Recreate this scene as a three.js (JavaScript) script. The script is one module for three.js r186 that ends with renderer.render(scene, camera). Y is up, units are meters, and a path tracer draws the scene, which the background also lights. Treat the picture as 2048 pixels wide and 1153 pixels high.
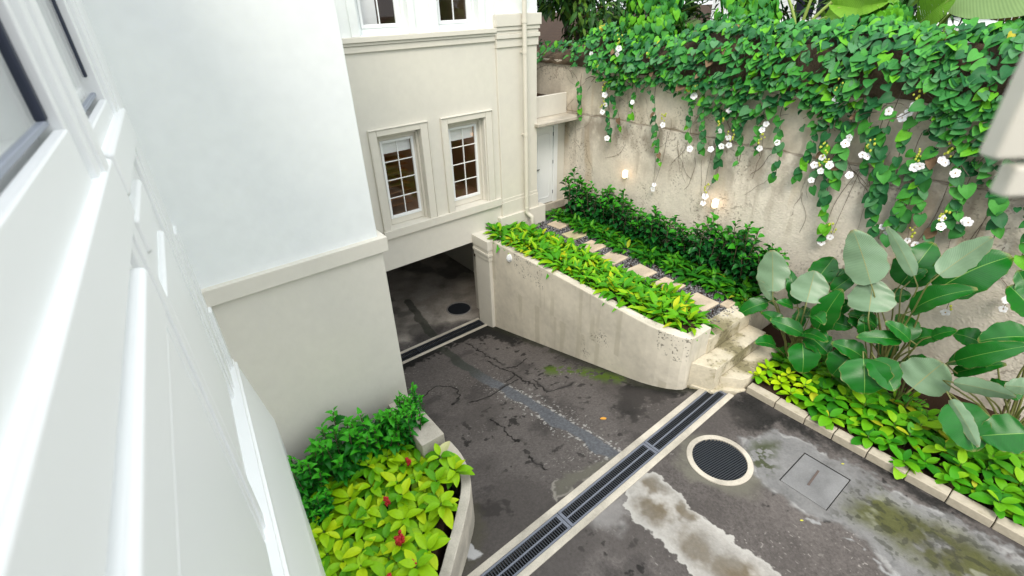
import * as THREE from 'three';
import { RoundedBoxGeometry } from 'three/addons/geometries/RoundedBoxGeometry.js';
import { mergeGeometries } from 'three/addons/utils/BufferGeometryUtils.js';

// ------------------------------------------------------------------ camera, sky, sun, exposure
const scene = new THREE.Scene();
const camera = new THREE.PerspectiveCamera(60.4, 1024 / 576, 0.05, 600);
{
  const yaw = 0.65375, pitch = -0.52674, roll = 0.03219;
  const sy = Math.sin(yaw), cy = Math.cos(yaw), sp = Math.sin(pitch), cp = Math.cos(pitch), sr = Math.sin(roll), cr = Math.cos(roll);
  const f = new THREE.Vector3(sy * cp, sp, -cy * cp), r = new THREE.Vector3(cy, 0, sy), d = new THREE.Vector3().crossVectors(f, r);
  const r2 = r.clone().multiplyScalar(cr).addScaledVector(d, sr), d2 = d.clone().multiplyScalar(cr).addScaledVector(r, -sr);
  camera.position.set(0, 6, 0);
  camera.quaternion.setFromRotationMatrix(new THREE.Matrix4().makeBasis(r2, d2.clone().negate(), f.clone().negate()));
  camera.focus = 9.5; camera.userData.fStop = 1.35;
}
const renderer = new THREE.WebGLRenderer({ antialias: true });
renderer.toneMapping = THREE.LinearToneMapping;
renderer.toneMappingExposure = 1.85;
renderer.shadowMap.enabled = true;
{ // pale overcast sky, brighter overhead
  const w = 64, h = 32, a = new Float32Array(w * h * 4);
  for (let j = 0; j < h; j++) for (let i = 0; i < w; i++) {
    const el = Math.sin(((j + 0.5) / h - 0.5) * Math.PI), L = 1.35 * (1 + 1.0 * Math.max(0, el)) / 2, k = (j * w + i) * 4;
    a[k] = L * 0.97; a[k + 1] = L * 1.0; a[k + 2] = L * 1.04; a[k + 3] = 1;
  }
  const t = new THREE.DataTexture(a, w, h, THREE.RGBAFormat, THREE.FloatType);
  t.mapping = THREE.EquirectangularReflectionMapping; t.magFilter = THREE.LinearFilter; t.needsUpdate = true;
  scene.background = t; scene.environment = t;
}
const sun = new THREE.DirectionalLight(0xfff4e6, 1.4);
sun.position.set(-7, 18, 8); sun.target.position.set(4, 0, -4);
sun.castShadow = true; sun.shadow.radius = 45; sun.shadow.mapSize.set(2048, 2048);
Object.assign(sun.shadow.camera, { left: -16, right: 16, top: 16, bottom: -16, near: 1, far: 70 });
scene.add(sun, sun.target);

// ------------------------------------------------------------------ helpers
let seed = 20240611;
const rnd = () => { seed |= 0; seed = seed + 0x6D2B79F5 | 0; let t = Math.imul(seed ^ seed >>> 15, 1 | seed); t = t + Math.imul(t ^ t >>> 7, 61 | t) ^ t; return ((t ^ t >>> 14) >>> 0) / 4294967296; };
const rr = (a, b) => a + (b - a) * rnd();
const pick = (a) => a[Math.floor(rnd() * a.length)];
const clamp = (x, a = 0, b = 1) => Math.min(b, Math.max(a, x));
const ss = (a, b, x) => { const t = clamp((x - a) / (b - a)); return t * t * (3 - 2 * t); };
const lerp = (a, b, t) => a + (b - a) * t;
const hash = (x, y) => { let h = Math.imul(x, 374761393) + Math.imul(y, 668265263) | 0; h = Math.imul(h ^ h >>> 13, 1274126177); return ((h ^ h >>> 16) >>> 0) / 4294967296; };
function vn(x, y, p = 0) { // value noise, periodic when p > 0
  const xi = Math.floor(x), yi = Math.floor(y), fx = x - xi, fy = y - yi, u = fx * fx * (3 - 2 * fx), v = fy * fy * (3 - 2 * fy);
  const m = p ? (k) => ((k % p) + p) % p : (k) => k;
  const x0 = m(xi), x1 = m(xi + 1), y0 = m(yi), y1 = m(yi + 1);
  return lerp(lerp(hash(x0, y0), hash(x1, y0), u), lerp(hash(x0, y1), hash(x1, y1), u), v);
}
function fbm(x, y, o = 4, p = 0) { let s = 0, a = 0.5, n = 0; for (let i = 0; i < o; i++) { s += a * vn(x + i * 17, y + i * 31, p); n += a; a *= 0.5; x *= 2; y *= 2; p *= 2; } return s / n; }
const V = (x, y, z) => new THREE.Vector3(x, y, z);
const toS = (c) => Math.round(255 * clamp(c <= 0.0031308 ? 12.92 * c : 1.055 * Math.pow(c, 1 / 2.4) - 0.055));

const taken = {};
function numbered(n) { taken[n] = (taken[n] ?? -1) + 1; return taken[n] ? `${n}_${String(taken[n]).padStart(3, '0')}` : n; }
function tag(o, label, category, group, kind) { if (label) o.userData.label = label; if (category) o.userData.category = category; if (group) o.userData.group = group; if (kind) o.userData.kind = kind; return o; }
function shade(o) { o.castShadow = true; o.receiveShadow = true; return o; }
function thing(name, label, category, pos = [0, 0, 0], turn = 0, group) { const g = new THREE.Group(); g.name = numbered(name); g.position.set(...pos); g.rotation.y = turn; scene.add(g); return tag(g, label, category, group); }
function part(parent, name, geo, mat) { const m = shade(new THREE.Mesh(geo, mat)); m.name = name; parent.add(m); return m; }
function single(name, geo, mat, label, category, group) { const m = shade(new THREE.Mesh(geo, mat)); m.name = numbered(name); scene.add(m); return tag(m, label, category, group); }
function struct(name, geo, mat, label, category) { const m = shade(new THREE.Mesh(geo, mat)); m.name = numbered(name); scene.add(m); return tag(m, label, category, null, 'structure'); }

function boxUV(g, s = 1) { // uv in metres, by the dominant axis of each face
  if (g.index) g = g.toNonIndexed();
  const p = g.attributes.position, n = g.attributes.normal, uv = new Float32Array(p.count * 2);
  for (let i = 0; i < p.count; i++) {
    const ax = Math.abs(n.getX(i)), ay = Math.abs(n.getY(i)), az = Math.abs(n.getZ(i)), x = p.getX(i), y = p.getY(i), z = p.getZ(i);
    const [u, v] = ax >= ay && ax >= az ? [z, y] : ay >= az ? [x, z] : [x, y];
    uv[2 * i] = u * s; uv[2 * i + 1] = v * s;
  }
  g.setAttribute('uv', new THREE.BufferAttribute(uv, 2)); return g;
}
function box(x0, x1, y0, y1, z0, z1, r = 0.008) { // rounded box between two corners
  const w = Math.abs(x1 - x0), h = Math.abs(y1 - y0), d = Math.abs(z1 - z0), rad = Math.min(r, w / 3, h / 3, d / 3);
  const g = new RoundedBoxGeometry(w, h, d, 1, rad); g.translate((x0 + x1) / 2, (y0 + y1) / 2, (z0 + z1) / 2); return boxUV(g);
}
function merge(...gs) { const l = gs.flat().map((g) => g.index ? g.toNonIndexed() : g); return mergeGeometries(l.map((g) => { const c = new THREE.BufferGeometry(); for (const k of ['position', 'normal', 'uv']) c.setAttribute(k, g.attributes[k]); if (l.every((q) => q.attributes.color)) c.setAttribute('color', g.attributes.color); return c; })); }
function prism(poly, y0, y1, bev = 0.012) { // plan polygon [x,z] extruded in height
  const s = new THREE.Shape(poly.map(([x, z]) => new THREE.Vector2(x, -z)));
  const g = new THREE.ExtrudeGeometry(s, { depth: y1 - y0 - 2 * bev, bevelEnabled: bev > 0, bevelThickness: bev, bevelSize: bev, bevelOffset: -bev, bevelSegments: 2, curveSegments: 8 });
  g.rotateX(-Math.PI / 2); g.translate(0, y0 + bev, 0); return boxUV(g);
}
function tube(pts, r, seg = 12, rad = 6) { return new THREE.TubeGeometry(new THREE.CatmullRomCurve3(pts), seg, r, rad); }
function taper(pts, r0, r1, seg = 10, rad = 6) {
  const c = new THREE.CatmullRomCurve3(pts), g = new THREE.TubeGeometry(c, seg, 1, rad), p = g.attributes.position;
  for (let i = 0; i <= seg; i++) { const q = c.getPointAt(i / seg), r = lerp(r0, r1, i / seg); for (let j = 0; j <= rad; j++) { const k = i * (rad + 1) + j; p.setXYZ(k, q.x + (p.getX(k) - q.x) * r, q.y + (p.getY(k) - q.y) * r, q.z + (p.getZ(k) - q.z) * r); } }
  g.computeVertexNormals(); return g;
}
function basisM(pos, dir, nor, s = 1, roll = 0) { // leaf frame: +z to the tip, +y out of the upper face
  const z = dir.clone().normalize(), x = new THREE.Vector3().crossVectors(nor, z).normalize(); const y = new THREE.Vector3().crossVectors(z, x);
  const m = new THREE.Matrix4().makeBasis(x, y, z); if (roll) m.multiply(new THREE.Matrix4().makeRotationZ(roll));
  return m.scale(V(s, s, s)).setPosition(pos);
}

// ------------------------------------------------------------------ textures and materials
function tex(w, h, fn, srgb = true, rep = 0) {
  const a = new Uint8Array(w * h * 4);
  for (let j = 0; j < h; j++) for (let i = 0; i < w; i++) {
    const c = fn(i / w, j / h, i, j), k = (j * w + i) * 4;
    if (srgb) { a[k] = toS(c[0]); a[k + 1] = toS(c[1]); a[k + 2] = toS(c[2]); } else { a[k] = 255 * clamp(c[0]); a[k + 1] = 255 * clamp(c[1]); a[k + 2] = 255 * clamp(c[2]); }
    a[k + 3] = 255;
  }
  const t = new THREE.DataTexture(a, w, h); t.magFilter = THREE.LinearFilter; t.minFilter = THREE.LinearMipmapLinearFilter; t.generateMipmaps = true;
  if (srgb) t.colorSpace = THREE.SRGBColorSpace; t.wrapS = t.wrapT = THREE.RepeatWrapping; if (rep) t.repeat.set(rep, rep); t.needsUpdate = true; return t;
}
const lin = (r, g, b) => new THREE.Color().setRGB(r, g, b);
function std(c, rough = 0.8, o = {}) { return new THREE.MeshStandardMaterial({ color: c, roughness: rough, side: THREE.DoubleSide, ...o }); }

// painted render: faint trowel mottling over 4 m, fine bump
const plasterMap = tex(512, 512, (u, v) => { const a = fbm(u * 6, v * 6, 5, 6), b = fbm(u * 40, v * 40, 2, 40), k = 0.95 + 0.06 * (a - 0.5) + 0.05 * (b - 0.5); return [k, k, k * (1 - 0.03 * (a - 0.5))]; }, true, 0.25);
const plasterBump = tex(512, 512, (u, v) => { const k = 0.6 * fbm(u * 10, v * 10, 4, 10) + 0.4 * fbm(u * 90, v * 90, 2, 90); return [k, k, k]; }, false, 0.25);
const roughBump = tex(1024, 1024, (u, v) => { const k = 0.35 * fbm(u * 14, v * 14, 3, 14) + 0.65 * fbm(u * 120, v * 150, 3, 120 * 0 + 0); return [k, k, k]; }, false, 0.3);
const concMap = tex(512, 512, (u, v) => { const a = fbm(u * 8, v * 8, 5, 8), b = vn(u * 190, v * 190, 190), k = 0.72 + 0.55 * (a - 0.45) + 0.14 * (b - 0.5); return [k, k * 0.985, k * 0.95]; }, true, 0.5);

const M = {};
M.white = std(lin(0.81, 0.85, 0.835), 0.7, { map: plasterMap, bumpMap: plasterBump, bumpScale: 0.002 });
M.whiteSmooth = std(lin(0.79, 0.815, 0.81), 0.5, { bumpMap: plasterBump, bumpScale: 0.0008 });
M.cream = std(lin(0.67, 0.65, 0.57), 0.75, { map: plasterMap, bumpMap: plasterBump, bumpScale: 0.003 });
M.creamTrim = std(lin(0.68, 0.655, 0.57), 0.7, { map: plasterMap, bumpMap: plasterBump, bumpScale: 0.002 });
M.concrete = std(lin(0.62, 0.58, 0.50), 0.9, { map: concMap, bumpMap: concMap, bumpScale: 0.003 });
M.darkMetal = std(lin(0.035, 0.04, 0.048), 0.5, { metalness: 0.4 });
M.greyMetal = std(lin(0.15, 0.165, 0.2), 0.5, { metalness: 0.3 });
M.pit = new THREE.MeshPhysicalMaterial({ color: lin(0.2, 0.19, 0.175), roughness: 0.95, specularIntensity: 0.2, side: THREE.DoubleSide });
M.soil = new THREE.MeshPhysicalMaterial({ color: lin(0.055, 0.034, 0.022), roughness: 1, specularIntensity: 0.2, side: THREE.DoubleSide, bumpMap: concMap, bumpScale: 0.02, map: concMap });
M.stem = std(lin(0.10, 0.075, 0.04), 0.8);
M.greenStem = std(lin(0.10, 0.16, 0.04), 0.5);
M.deadStem = std(lin(0.13, 0.10, 0.075), 0.9);
M.glass = new THREE.MeshPhysicalMaterial({ color: 0xffffff, roughness: 0.02, transmission: 1, thickness: 0, ior: 1.5, side: THREE.DoubleSide });

// ------------------------------------------------------------------ driveway, ramp, garage floor
const RAMP = 0.258, Z0 = -3.22, ZB = -9.14;
const groundY = (z) => z > Z0 ? 0 : z > ZB ? RAMP * (z - Z0) : RAMP * (ZB - Z0);
const YB = groundY(-20);
const DX0 = 0, DX1 = 8, DZ0 = -14, DZ1 = 2.2;
const P = {
  light: [[4.22, -2.84], [4.53, -2.66], [4.52, -2.47], [4.48, -2.10], [4.38, -1.98], [4.44, -1.70], [4.45, -1.44], [4.44, -1.18], [4.50, -0.91], [4.45, -0.76], [4.4, 2], [3.6, 2], [3.64, -1.42], [3.70, -1.60], [3.72, -1.87], [3.73, -2.09], [3.68, -2.39], [3.76, -2.56], [3.98, -2.73]],
  grey: [[6.09, -2.18], [6.57, -1.99], [6.75, -1.70], [6.86, -1.34], [6.78, -1.07], [6.80, -0.62], [6.83, -0.34], [6.90, 0.03], [6.91, 0.40], [6.92, 0.97], [6.9, 2.2], [5.6, 2.2], [5.49, 0.09], [5.67, -0.24], [5.67, -0.53], [5.55, -0.76], [5.52, -1.11], [5.51, -1.54], [5.58, -1.70], [5.89, -1.98]],
  moss: [[6.07, -0.75], [6.47, -0.68], [6.74, -0.52], [6.70, -0.20], [6.72, 0.08], [6.77, 0.43], [6.81, 2.1], [5.8, 2.1], [5.8, 0.11], [5.85, -0.24], [5.84, -0.64]],
  moss2: [[6.21, -1.97], [6.38, -1.79], [5.94, -1.56], [5.73, -1.66], [5.82, -1.91]],
  wetG: [[3.61, -9.01], [4.27, -8.8], [4.66, -8.95], [5.00, -8.9], [5.32, -8.8], [5.53, -8.67], [5.72, -8.19], [5.76, -7.69], [6.06, -7.47], [6.27, -8.3], [6.2, -9.2], [3.2, -9.2], [3.0, -8.7]],
  wet2: [[5.99, -6.31], [6.3, -5.9], [6.25, -5.0], [6.01, -4.49], [5.95, -5.12], [5.85, -5.74]],
  darkTop: [[5.88, -4.48], [6.18, -4.17], [6.47, -3.58], [6.48, -3.28], [6.15, -3.53], [5.66, -3.66], [5.37, -3.47], [5.11, -3.79], [5.19, -4.01], [5.53, -4.18]],
  dark3: [[2.28, -4.05], [2.63, -3.73], [2.51, -3.53], [2.29, -3.64], [2.21, -3.90]],
  wetK: [[6.6, -2.75], [7.2, -2.75], [7.2, 2.2], [6.95, 2.2], [6.98, 0.95], [6.95, 0.37], [6.92, -0.51], [6.95, -1.37], [6.8, -1.9], [6.4, -2.15], [6.35, -2.5]],
  paleM: [[4.95, -2.5], [4.8, -2.16], [4.95, -1.8], [5.25, -1.55], [5.6, -1.5], [5.9, -1.8], [5.8, -2.6], [5.3, -2.75]],
  spill: [[1.83, -3.62], [1.88, -3.45], [1.86, -3.33], [1.82, -3.20], [1.73, -3.22], [1.70, -3.45]],
  paleD: [[3.48, -3.53], [3.75, -3.45], [4.16, -3.35], [4.35, -3.22], [4.17, -3.19], [3.78, -3.16], [3.41, -3.19], [3.13, -3.22]],
  greyS: [[3.16, -2.75], [3.61, -2.75], [3.88, -2.70], [3.65, -2.45], [3.33, -2.40]],
  garage: [[2.5, -10.3], [4.0, -10.0], [5.2, -10.05], [6.0, -9.7], [7.8, -9.8], [7.8, -14.5], [2.5, -14.5]],
  wetL: [[1.9, -4.9], [2.35, -4.6], [2.3, -4.0], [2.1, -3.5], [1.8, -3.2], [1.3, -3.1], [1.2, -3.6]],
};
for (const k in P) { const q = P[k]; q.bb = [Math.min(...q.map((a) => a[0])) - 0.3, Math.max(...q.map((a) => a[0])) + 0.3, Math.min(...q.map((a) => a[1])) - 0.3, Math.max(...q.map((a) => a[1])) + 0.3]; }
function sd(poly, x, y) { // signed distance, inside negative
  const b = poly.bb; if (b && (x < b[0] || x > b[1] || y < b[2] || y > b[3])) return 9;
  let d = 1e9, ins = false;
  for (let i = 0, j = poly.length - 1; i < poly.length; j = i++) {
    const [xi, yi] = poly[i], [xj, yj] = poly[j]; if ((yi > y) !== (yj > y) && x < (xj - xi) * (y - yi) / (yj - yi) + xi) ins = !ins;
    const ex = xj - xi, ey = yj - yi, t = clamp(((x - xi) * ex + (y - yi) * ey) / (ex * ex + ey * ey)), dx = x - xi - t * ex, dy = y - yi - t * ey; d = Math.min(d, dx * dx + dy * dy);
  }
  d = Math.sqrt(d); return ins ? -d : d;
}
const path = (l) => { l.bb = [Math.min(...l.map((a) => a[0])) - 0.4, Math.max(...l.map((a) => a[0])) + 0.4, Math.min(...l.map((a) => a[1])) - 0.4, Math.max(...l.map((a) => a[1])) + 0.4]; return l; };
function dl(l, x, y) { const b = l.bb; if (x < b[0] || x > b[1] || y < b[2] || y > b[3]) return 9; let d = 1e9; for (let i = 1; i < l.length; i++) { const [ax, ay] = l[i - 1], [bx, by] = l[i], ex = bx - ax, ey = by - ay, t = clamp(((x - ax) * ex + (y - ay) * ey) / (ex * ex + ey * ey)), dx = x - ax - t * ex, dy = y - ay - t * ey; d = Math.min(d, dx * dx + dy * dy); } return Math.sqrt(d); }
const cracks = [[[5.12, -8.69], [5.13, -7.80], [5.11, -7.03]], [[4.93, -7.51], [4.90, -6.94], [4.94, -6.51], [4.89, -6.05], [4.90, -5.68]], [[3.12, -7.37], [3.54, -7.46], [3.75, -7.30], [3.81, -6.99], [3.70, -6.61], [3.45, -6.54]], [[3.72, -6.33], [3.89, -6.21], [4.51, -6.20], [4.85, -6.23]], [[3.63, -5.55], [3.60, -5.15], [3.57, -4.63]], [[3.51, -4.23], [3.48, -3.99], [3.46, -3.79]], [[5.05, -5.95], [4.92, -5.38], [5.37, -5.19]], [[4.91, -6.9], [5.2, -6.7], [5.5, -6.75]], [[4.94, -6.5], [4.6, -6.35]]].map(path);
const blue = path([[5.09, -11.71], [4.89, -10.40], [4.65, -9.14], [4.49, -7.82], [4.44, -6.84], [4.45, -5.66], [4.40, -4.75], [4.37, -3.99], [4.31, -3.18]]);
const seam = path([[5.50, -0.9], [5.5, -0.37], [5.52, -0.13], [5.51, 0.3], [5.6, 1]]);
const edgeWall = path([[6.2, -9.1], [6.2, -4.1], [6.5, -3.3]]);
const mossEdge = path([[5.55, -5.95], [5.80, -5.46], [5.94, -5.03], [6.06, -4.6]]);
const browns = [[4.30, -2.54, 0.2], [4.04, -2.25, 0.24], [4.3, -1.98, 0.14], [4.02, -1.6, 0.28], [4.1, -1.2, 0.25], [4.0, -0.7, 0.3]];
const mixc = (a, b, t) => { a[0] += (b[0] - a[0]) * t; a[1] += (b[1] - a[1]) * t; a[2] += (b[2] - a[2]) * t; };
const TW = 1280, TH = 2048;
const roughArr = new Float32Array(TW * TH);
const driveMap = tex(TW, TH, (u, v, i, j) => {
  const x = DX0 + u * (DX1 - DX0), z = DZ0 + v * (DZ1 - DZ0);
  const n1 = fbm(x * 3.1 + 5, z * 3.1, 4), n2 = fbm(x * 3.1 + 50, z * 3.1 + 9, 4), big = fbm(x * 0.9, z * 0.9, 4), fine = fbm(x * 38, z * 38, 2), sp = hash(i, j);
  const nf = fbm(x * 13, z * 13, 3) - 0.5;
  const wx = x + (n1 - 0.5) * 0.3 + nf * 0.09, wz = z + (n2 - 0.5) * 0.3 + nf * 0.09;
  const c = [0.122, 0.11, 0.103]; let ro = 0.82;
  let k = 0.78 + 0.5 * (big - 0.3) + 0.5 * (fine - 0.5) + 0.28 * (sp - 0.5); for (let q = 0; q < 3; q++) c[q] *= k;
  const blot = ss(0.60, 0.72, fbm(x * 1.7 + 90, z * 1.7 + 40, 5)); mixc(c, [0.045, 0.041, 0.04], 0.55 * blot);
  const specks = ss(0.86, 0.92, vn(x * 34 + 3, z * 34)) * ss(0.55, 0.7, fbm(x * 1.1 + 8, z * 1.1, 3)); mixc(c, [0.3, 0.28, 0.26], 0.7 * specks);
  const wet = (poly, w = 0.08, a = 0.95) => { const q = sd(poly, wx, wz); if (q > 1) return; const t = ss(w, -w, q + 0.25 * (n2 - 0.5) + 0.35 * nf) * a; if (t > 0) { mixc(c, [0.019 * k, 0.019 * k, 0.018 * k], t); ro = lerp(ro, 0.72, t); } };
  wet(P.wetG); wet(P.wet2, 0.2, 0.7); wet(P.darkTop, 0.1, 0.97); wet(P.dark3, 0.06, 0.95); wet(P.wetK, 0.14, 0.92);
  { const fl = ss(0.66, 0.76, fbm(x * 8 + 60, z * 8 + 2, 4)) * ss(0.42, 0.6, big); mixc(c, [0.02, 0.019, 0.018], fl * 0.85); const wr = ss(0.5, 0.66, fbm(x * 0.7 + 30, z * 0.7 + 12, 4)); mixc(c, [0.07, 0.063, 0.059], wr * 0.6); }
  { const t = ss(0.12, -0.05, sd(P.wetL, wx, wz)) * 0.6; mixc(c, [0.09, 0.085, 0.06], t); }
  { const d = dl(edgeWall, wx, wz), t = ss(0.2, 0.02, d) * 0.8; mixc(c, [0.028, 0.03, 0.02], t); }
  { const t = ss(0.28, 0, dl(mossEdge, wx, wz)) * ss(0.36, 0.5, n1 + nf) * 0.9; mixc(c, [0.075, 0.125, 0.015], t); }
  if (z < -9.2) { const t = ss(0.2, -0.15, sd(P.garage, wx, wz)); mixc(c, [0.34, 0.31, 0.27].map((q) => q * (0.35 + 1.0 * fbm(x * 2.2, z * 2.2 + 7, 5)) * (0.9 + 0.3 * fine)), t * 0.95); const d2 = ss(0.55, 0.68, fbm(x * 1.3 + 3, z * 1.3 + 1, 4)); mixc(c, [0.03, 0.03, 0.03], d2 * 0.5); }
  { const d = dl(blue, wx * 0.35 + x * 0.65, wz), w = 0.115 + 0.06 * (n1 - 0.5), t = ss(w + 0.02, w - 0.02, d); const e = Math.max(ss(0.05, 0, Math.abs(d - w - 0.02)) * ss(0.55, 0.63, fbm(x * 24, z * 24 + 4, 3)), ss(0.3, 0.02, d - w) * ss(0.0, 0.02, d - w) * ss(0.70, 0.76, fbm(x * 26, z * 26 + 9, 2))); const kk = 0.8 + 0.6 * (fine - 0.3); mixc(c, [0.118 * kk, 0.125 * kk, 0.137 * kk], t * ss(-9.2, -6.2, z) * 0.95); mixc(c, [0.034, 0.04, 0.03], t * ss(-6.4, -7.6, z) * 0.7); mixc(c, [0.4, 0.39, 0.37], e * ss(-7, -5.8, z) * 0.8); }
  { const d = sd(P.paleM, wx, wz), t = ss(0.1, -0.12, d) * ss(0.35, 0.6, n2 + 0.2); mixc(c, [0.17, 0.165, 0.13], t * 0.6); }
  { const t = ss(0.06, -0.1, sd(P.paleD, wx, wz)); mixc(c, [0.13, 0.125, 0.10], t * 0.8); const e = ss(0.05, 0, Math.abs(sd(P.paleD, wx, wz))); mixc(c, [0.33, 0.31, 0.27], e * 0.6 * ss(0.45, 0.6, n1)); }
  { const t = ss(0.1, -0.1, sd(P.greyS, wx, wz)) * (0.3 + n1); mixc(c, [0.30, 0.29, 0.28], t * 0.8); }
  { const t = ss(0.04, 0, sd(P.spill, wx, wz)); mixc(c, [0.5, 0.5, 0.5], t * 0.85); }
  { // grey cement round the access cover, mossy further on
    const d = sd(P.grey, wx, wz), t = ss(0.06, -0.08, d + 0.2 * nf) * (0.84 + 0.14 * ss(0.35, 0.5, n1)); let kk = 0.75 + 0.7 * (n2 - 0.3) + 0.25 * (fine - 0.5); const g = [0.2 * kk, 0.2 * kk, 0.198 * kk]; const m = ss(0.12, -0.3, sd(P.moss, wx, wz)) * ss(0.31, 0.5, n1 * 0.5 + fbm(x * 5, z * 4 + 70, 5) * 0.55); mixc(g, [0.075 * kk, 0.08 * kk, 0.025 * kk], m * 0.95); mixc(g, [0.3, 0.31, 0.24], ss(0.58, 0.72, fbm(x * 4 + 8, z * 2.4, 4)) * m * 0.55); mixc(g, [0.03, 0.032, 0.022], ss(0.56, 0.66, fbm(x * 12, z * 12 + 33, 4)) * ss(0.3, -0.1, sd(P.moss, wx, wz)) * 0.6); const m2 = ss(0.14, -0.1, sd(P.moss2, wx, wz)) * ss(0.4, 0.52, fbm(x * 9, z * 9, 4)); mixc(g, [0.045, 0.055, 0.022], m2 * 0.9); const e = ss(0.05, 0.0, Math.abs(d + 0.02)) * ss(0.45, 0.6, n1); mixc(g, [0.36, 0.36, 0.35], e * 0.6); mixc(c, g, t); ro = lerp(ro, 0.62, t);
    const s2 = ss(0.045, 0, dl(seam, wx, wz)) * ss(0.46, 0.6, fbm(x * 11, z * 11, 3)); mixc(c, [0.33, 0.34, 0.34], s2 * 0.7);
  }
  { // pale cement strip with brown stains
    const d = sd(P.light, x + (n1 - 0.5) * 0.08 + nf * 0.12, z + (n2 - 0.5) * 0.08 + nf * 0.12), t = ss(0.012, -0.012, d); let kk = 0.85 + 0.5 * (n2 - 0.4) + 0.2 * (fine - 0.5); const g = [0.385 * kk, 0.37 * kk, 0.34 * kk]; let b = 0; for (const [bx, bz, br] of browns) b = Math.max(b, ss(br * 1.35, br * 0.4, Math.hypot((x - bx) * 1.15, z - bz) + (n1 - 0.5) * 0.35 + nf * 0.15)); mixc(g, [0.15 * kk, 0.125 * kk, 0.088 * kk], clamp(b * (0.8 + 0.9 * (n2 - 0.4)))); mixc(g, [0.46, 0.45, 0.42], ss(0.1, 0, -d) * 0.5); mixc(c, g, t);
  }
  let cd = 9; for (const l of cracks) cd = Math.min(cd, dl(l, x + (n1 - 0.5) * 0.22 + nf * 0.1, z + (n2 - 0.5) * 0.22)); mixc(c, [0.018, 0.017, 0.016], ss(0.028 + 0.03 * nf, 0.008, cd)); mixc(c, [0.04, 0.037, 0.035], ss(0.12, 0.0, cd) * ss(0.5, 0.65, fbm(x * 7, z * 7, 3)) * 0.7);
  roughArr[j * TW + i] = ro; return c;
});
driveMap.wrapS = driveMap.wrapT = THREE.ClampToEdgeWrapping;
const driveRough = tex(TW / 2, TH / 2, (u, v, i, j) => { const r = roughArr[j * 2 * TW + i * 2]; return [1, r, 0]; }, false);
driveRough.wrapS = driveRough.wrapT = THREE.ClampToEdgeWrapping;
const driveBump = tex(512, 512, (u, v) => { const k = 0.7 * fbm(u * 110, v * 110, 3, 110) + 0.3 * fbm(u * 9, v * 9, 3, 9); return [k, k, k]; }, false, 8);
M.drive = new THREE.MeshPhysicalMaterial({ color: 0xffffff, roughness: 1, side: THREE.DoubleSide, specularIntensity: 0.15, map: driveMap, roughnessMap: driveRough, bumpMap: driveBump, bumpScale: 0.004 });
function sheet(outline, holes, yf) {
  const s = new THREE.Shape(outline.map(([x, z]) => new THREE.Vector2(x, -z)));
  for (const h of holes) s.holes.push(new THREE.Path(h.map(([x, z]) => new THREE.Vector2(x, -z))));
  const g = new THREE.ShapeGeometry(s), p = g.attributes.position, uv = g.attributes.uv;
  for (let i = 0; i < p.count; i++) { const x = p.getX(i), z = -p.getY(i); p.setXYZ(i, x, yf(z), z); uv.setXY(i, (x - DX0) / (DX1 - DX0), (z - DZ0) / (DZ1 - DZ0)); }
  g.computeVertexNormals(); return g;
}
const ring = (cx, cz, r, n = 48) => Array.from({ length: n }, (_, i) => [cx + r * Math.cos(i / n * 2 * Math.PI), cz + r * Math.sin(i / n * 2 * Math.PI)]);
const MH = [5.455, -2.175], MR = 0.385, CV = [5.772, 6.538, -1.437, -0.797];
const rect = ([a, b, c, d]) => [[a, c], [b, c], [b, d], [a, d]];
const dz = (x) => -2.945 - 0.026 * (x - 4.2);           // centre line of the trench drain
const DW = 0.245;
struct('driveway', sheet([[-3, dz(-3) + DW], [7.2, dz(7.2) + DW], [7.2, 9], [-3, 9]], [ring(...MH, MR + 0.03), rect(CV)], () => 0), M.drive, 'stained dark asphalt driveway above the trench drain', 'driveway');
struct('ramp', sheet([[0.5, dz(0.5) - DW], [6.9, dz(6.9) - DW], [6.9, ZB], [0.5, ZB]], [], groundY), M.drive, 'cracked dark asphalt ramp sloping down to the garage', 'ramp');
const GM = [6.03, -10.38];
struct('garage_floor', sheet([[2.0, -9.62], [7.7, -9.62], [7.7, -18], [2.0, -18]], [ring(...GM, 0.33)], () => YB - 0.02), M.drive, 'stained concrete floor inside the garage', 'garage floor');
struct('ground', new THREE.PlaneGeometry(600, 600).rotateX(-Math.PI / 2).translate(0, -2.6, 0), M.soil, 'bare earth below and around the courtyard', 'ground');

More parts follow.
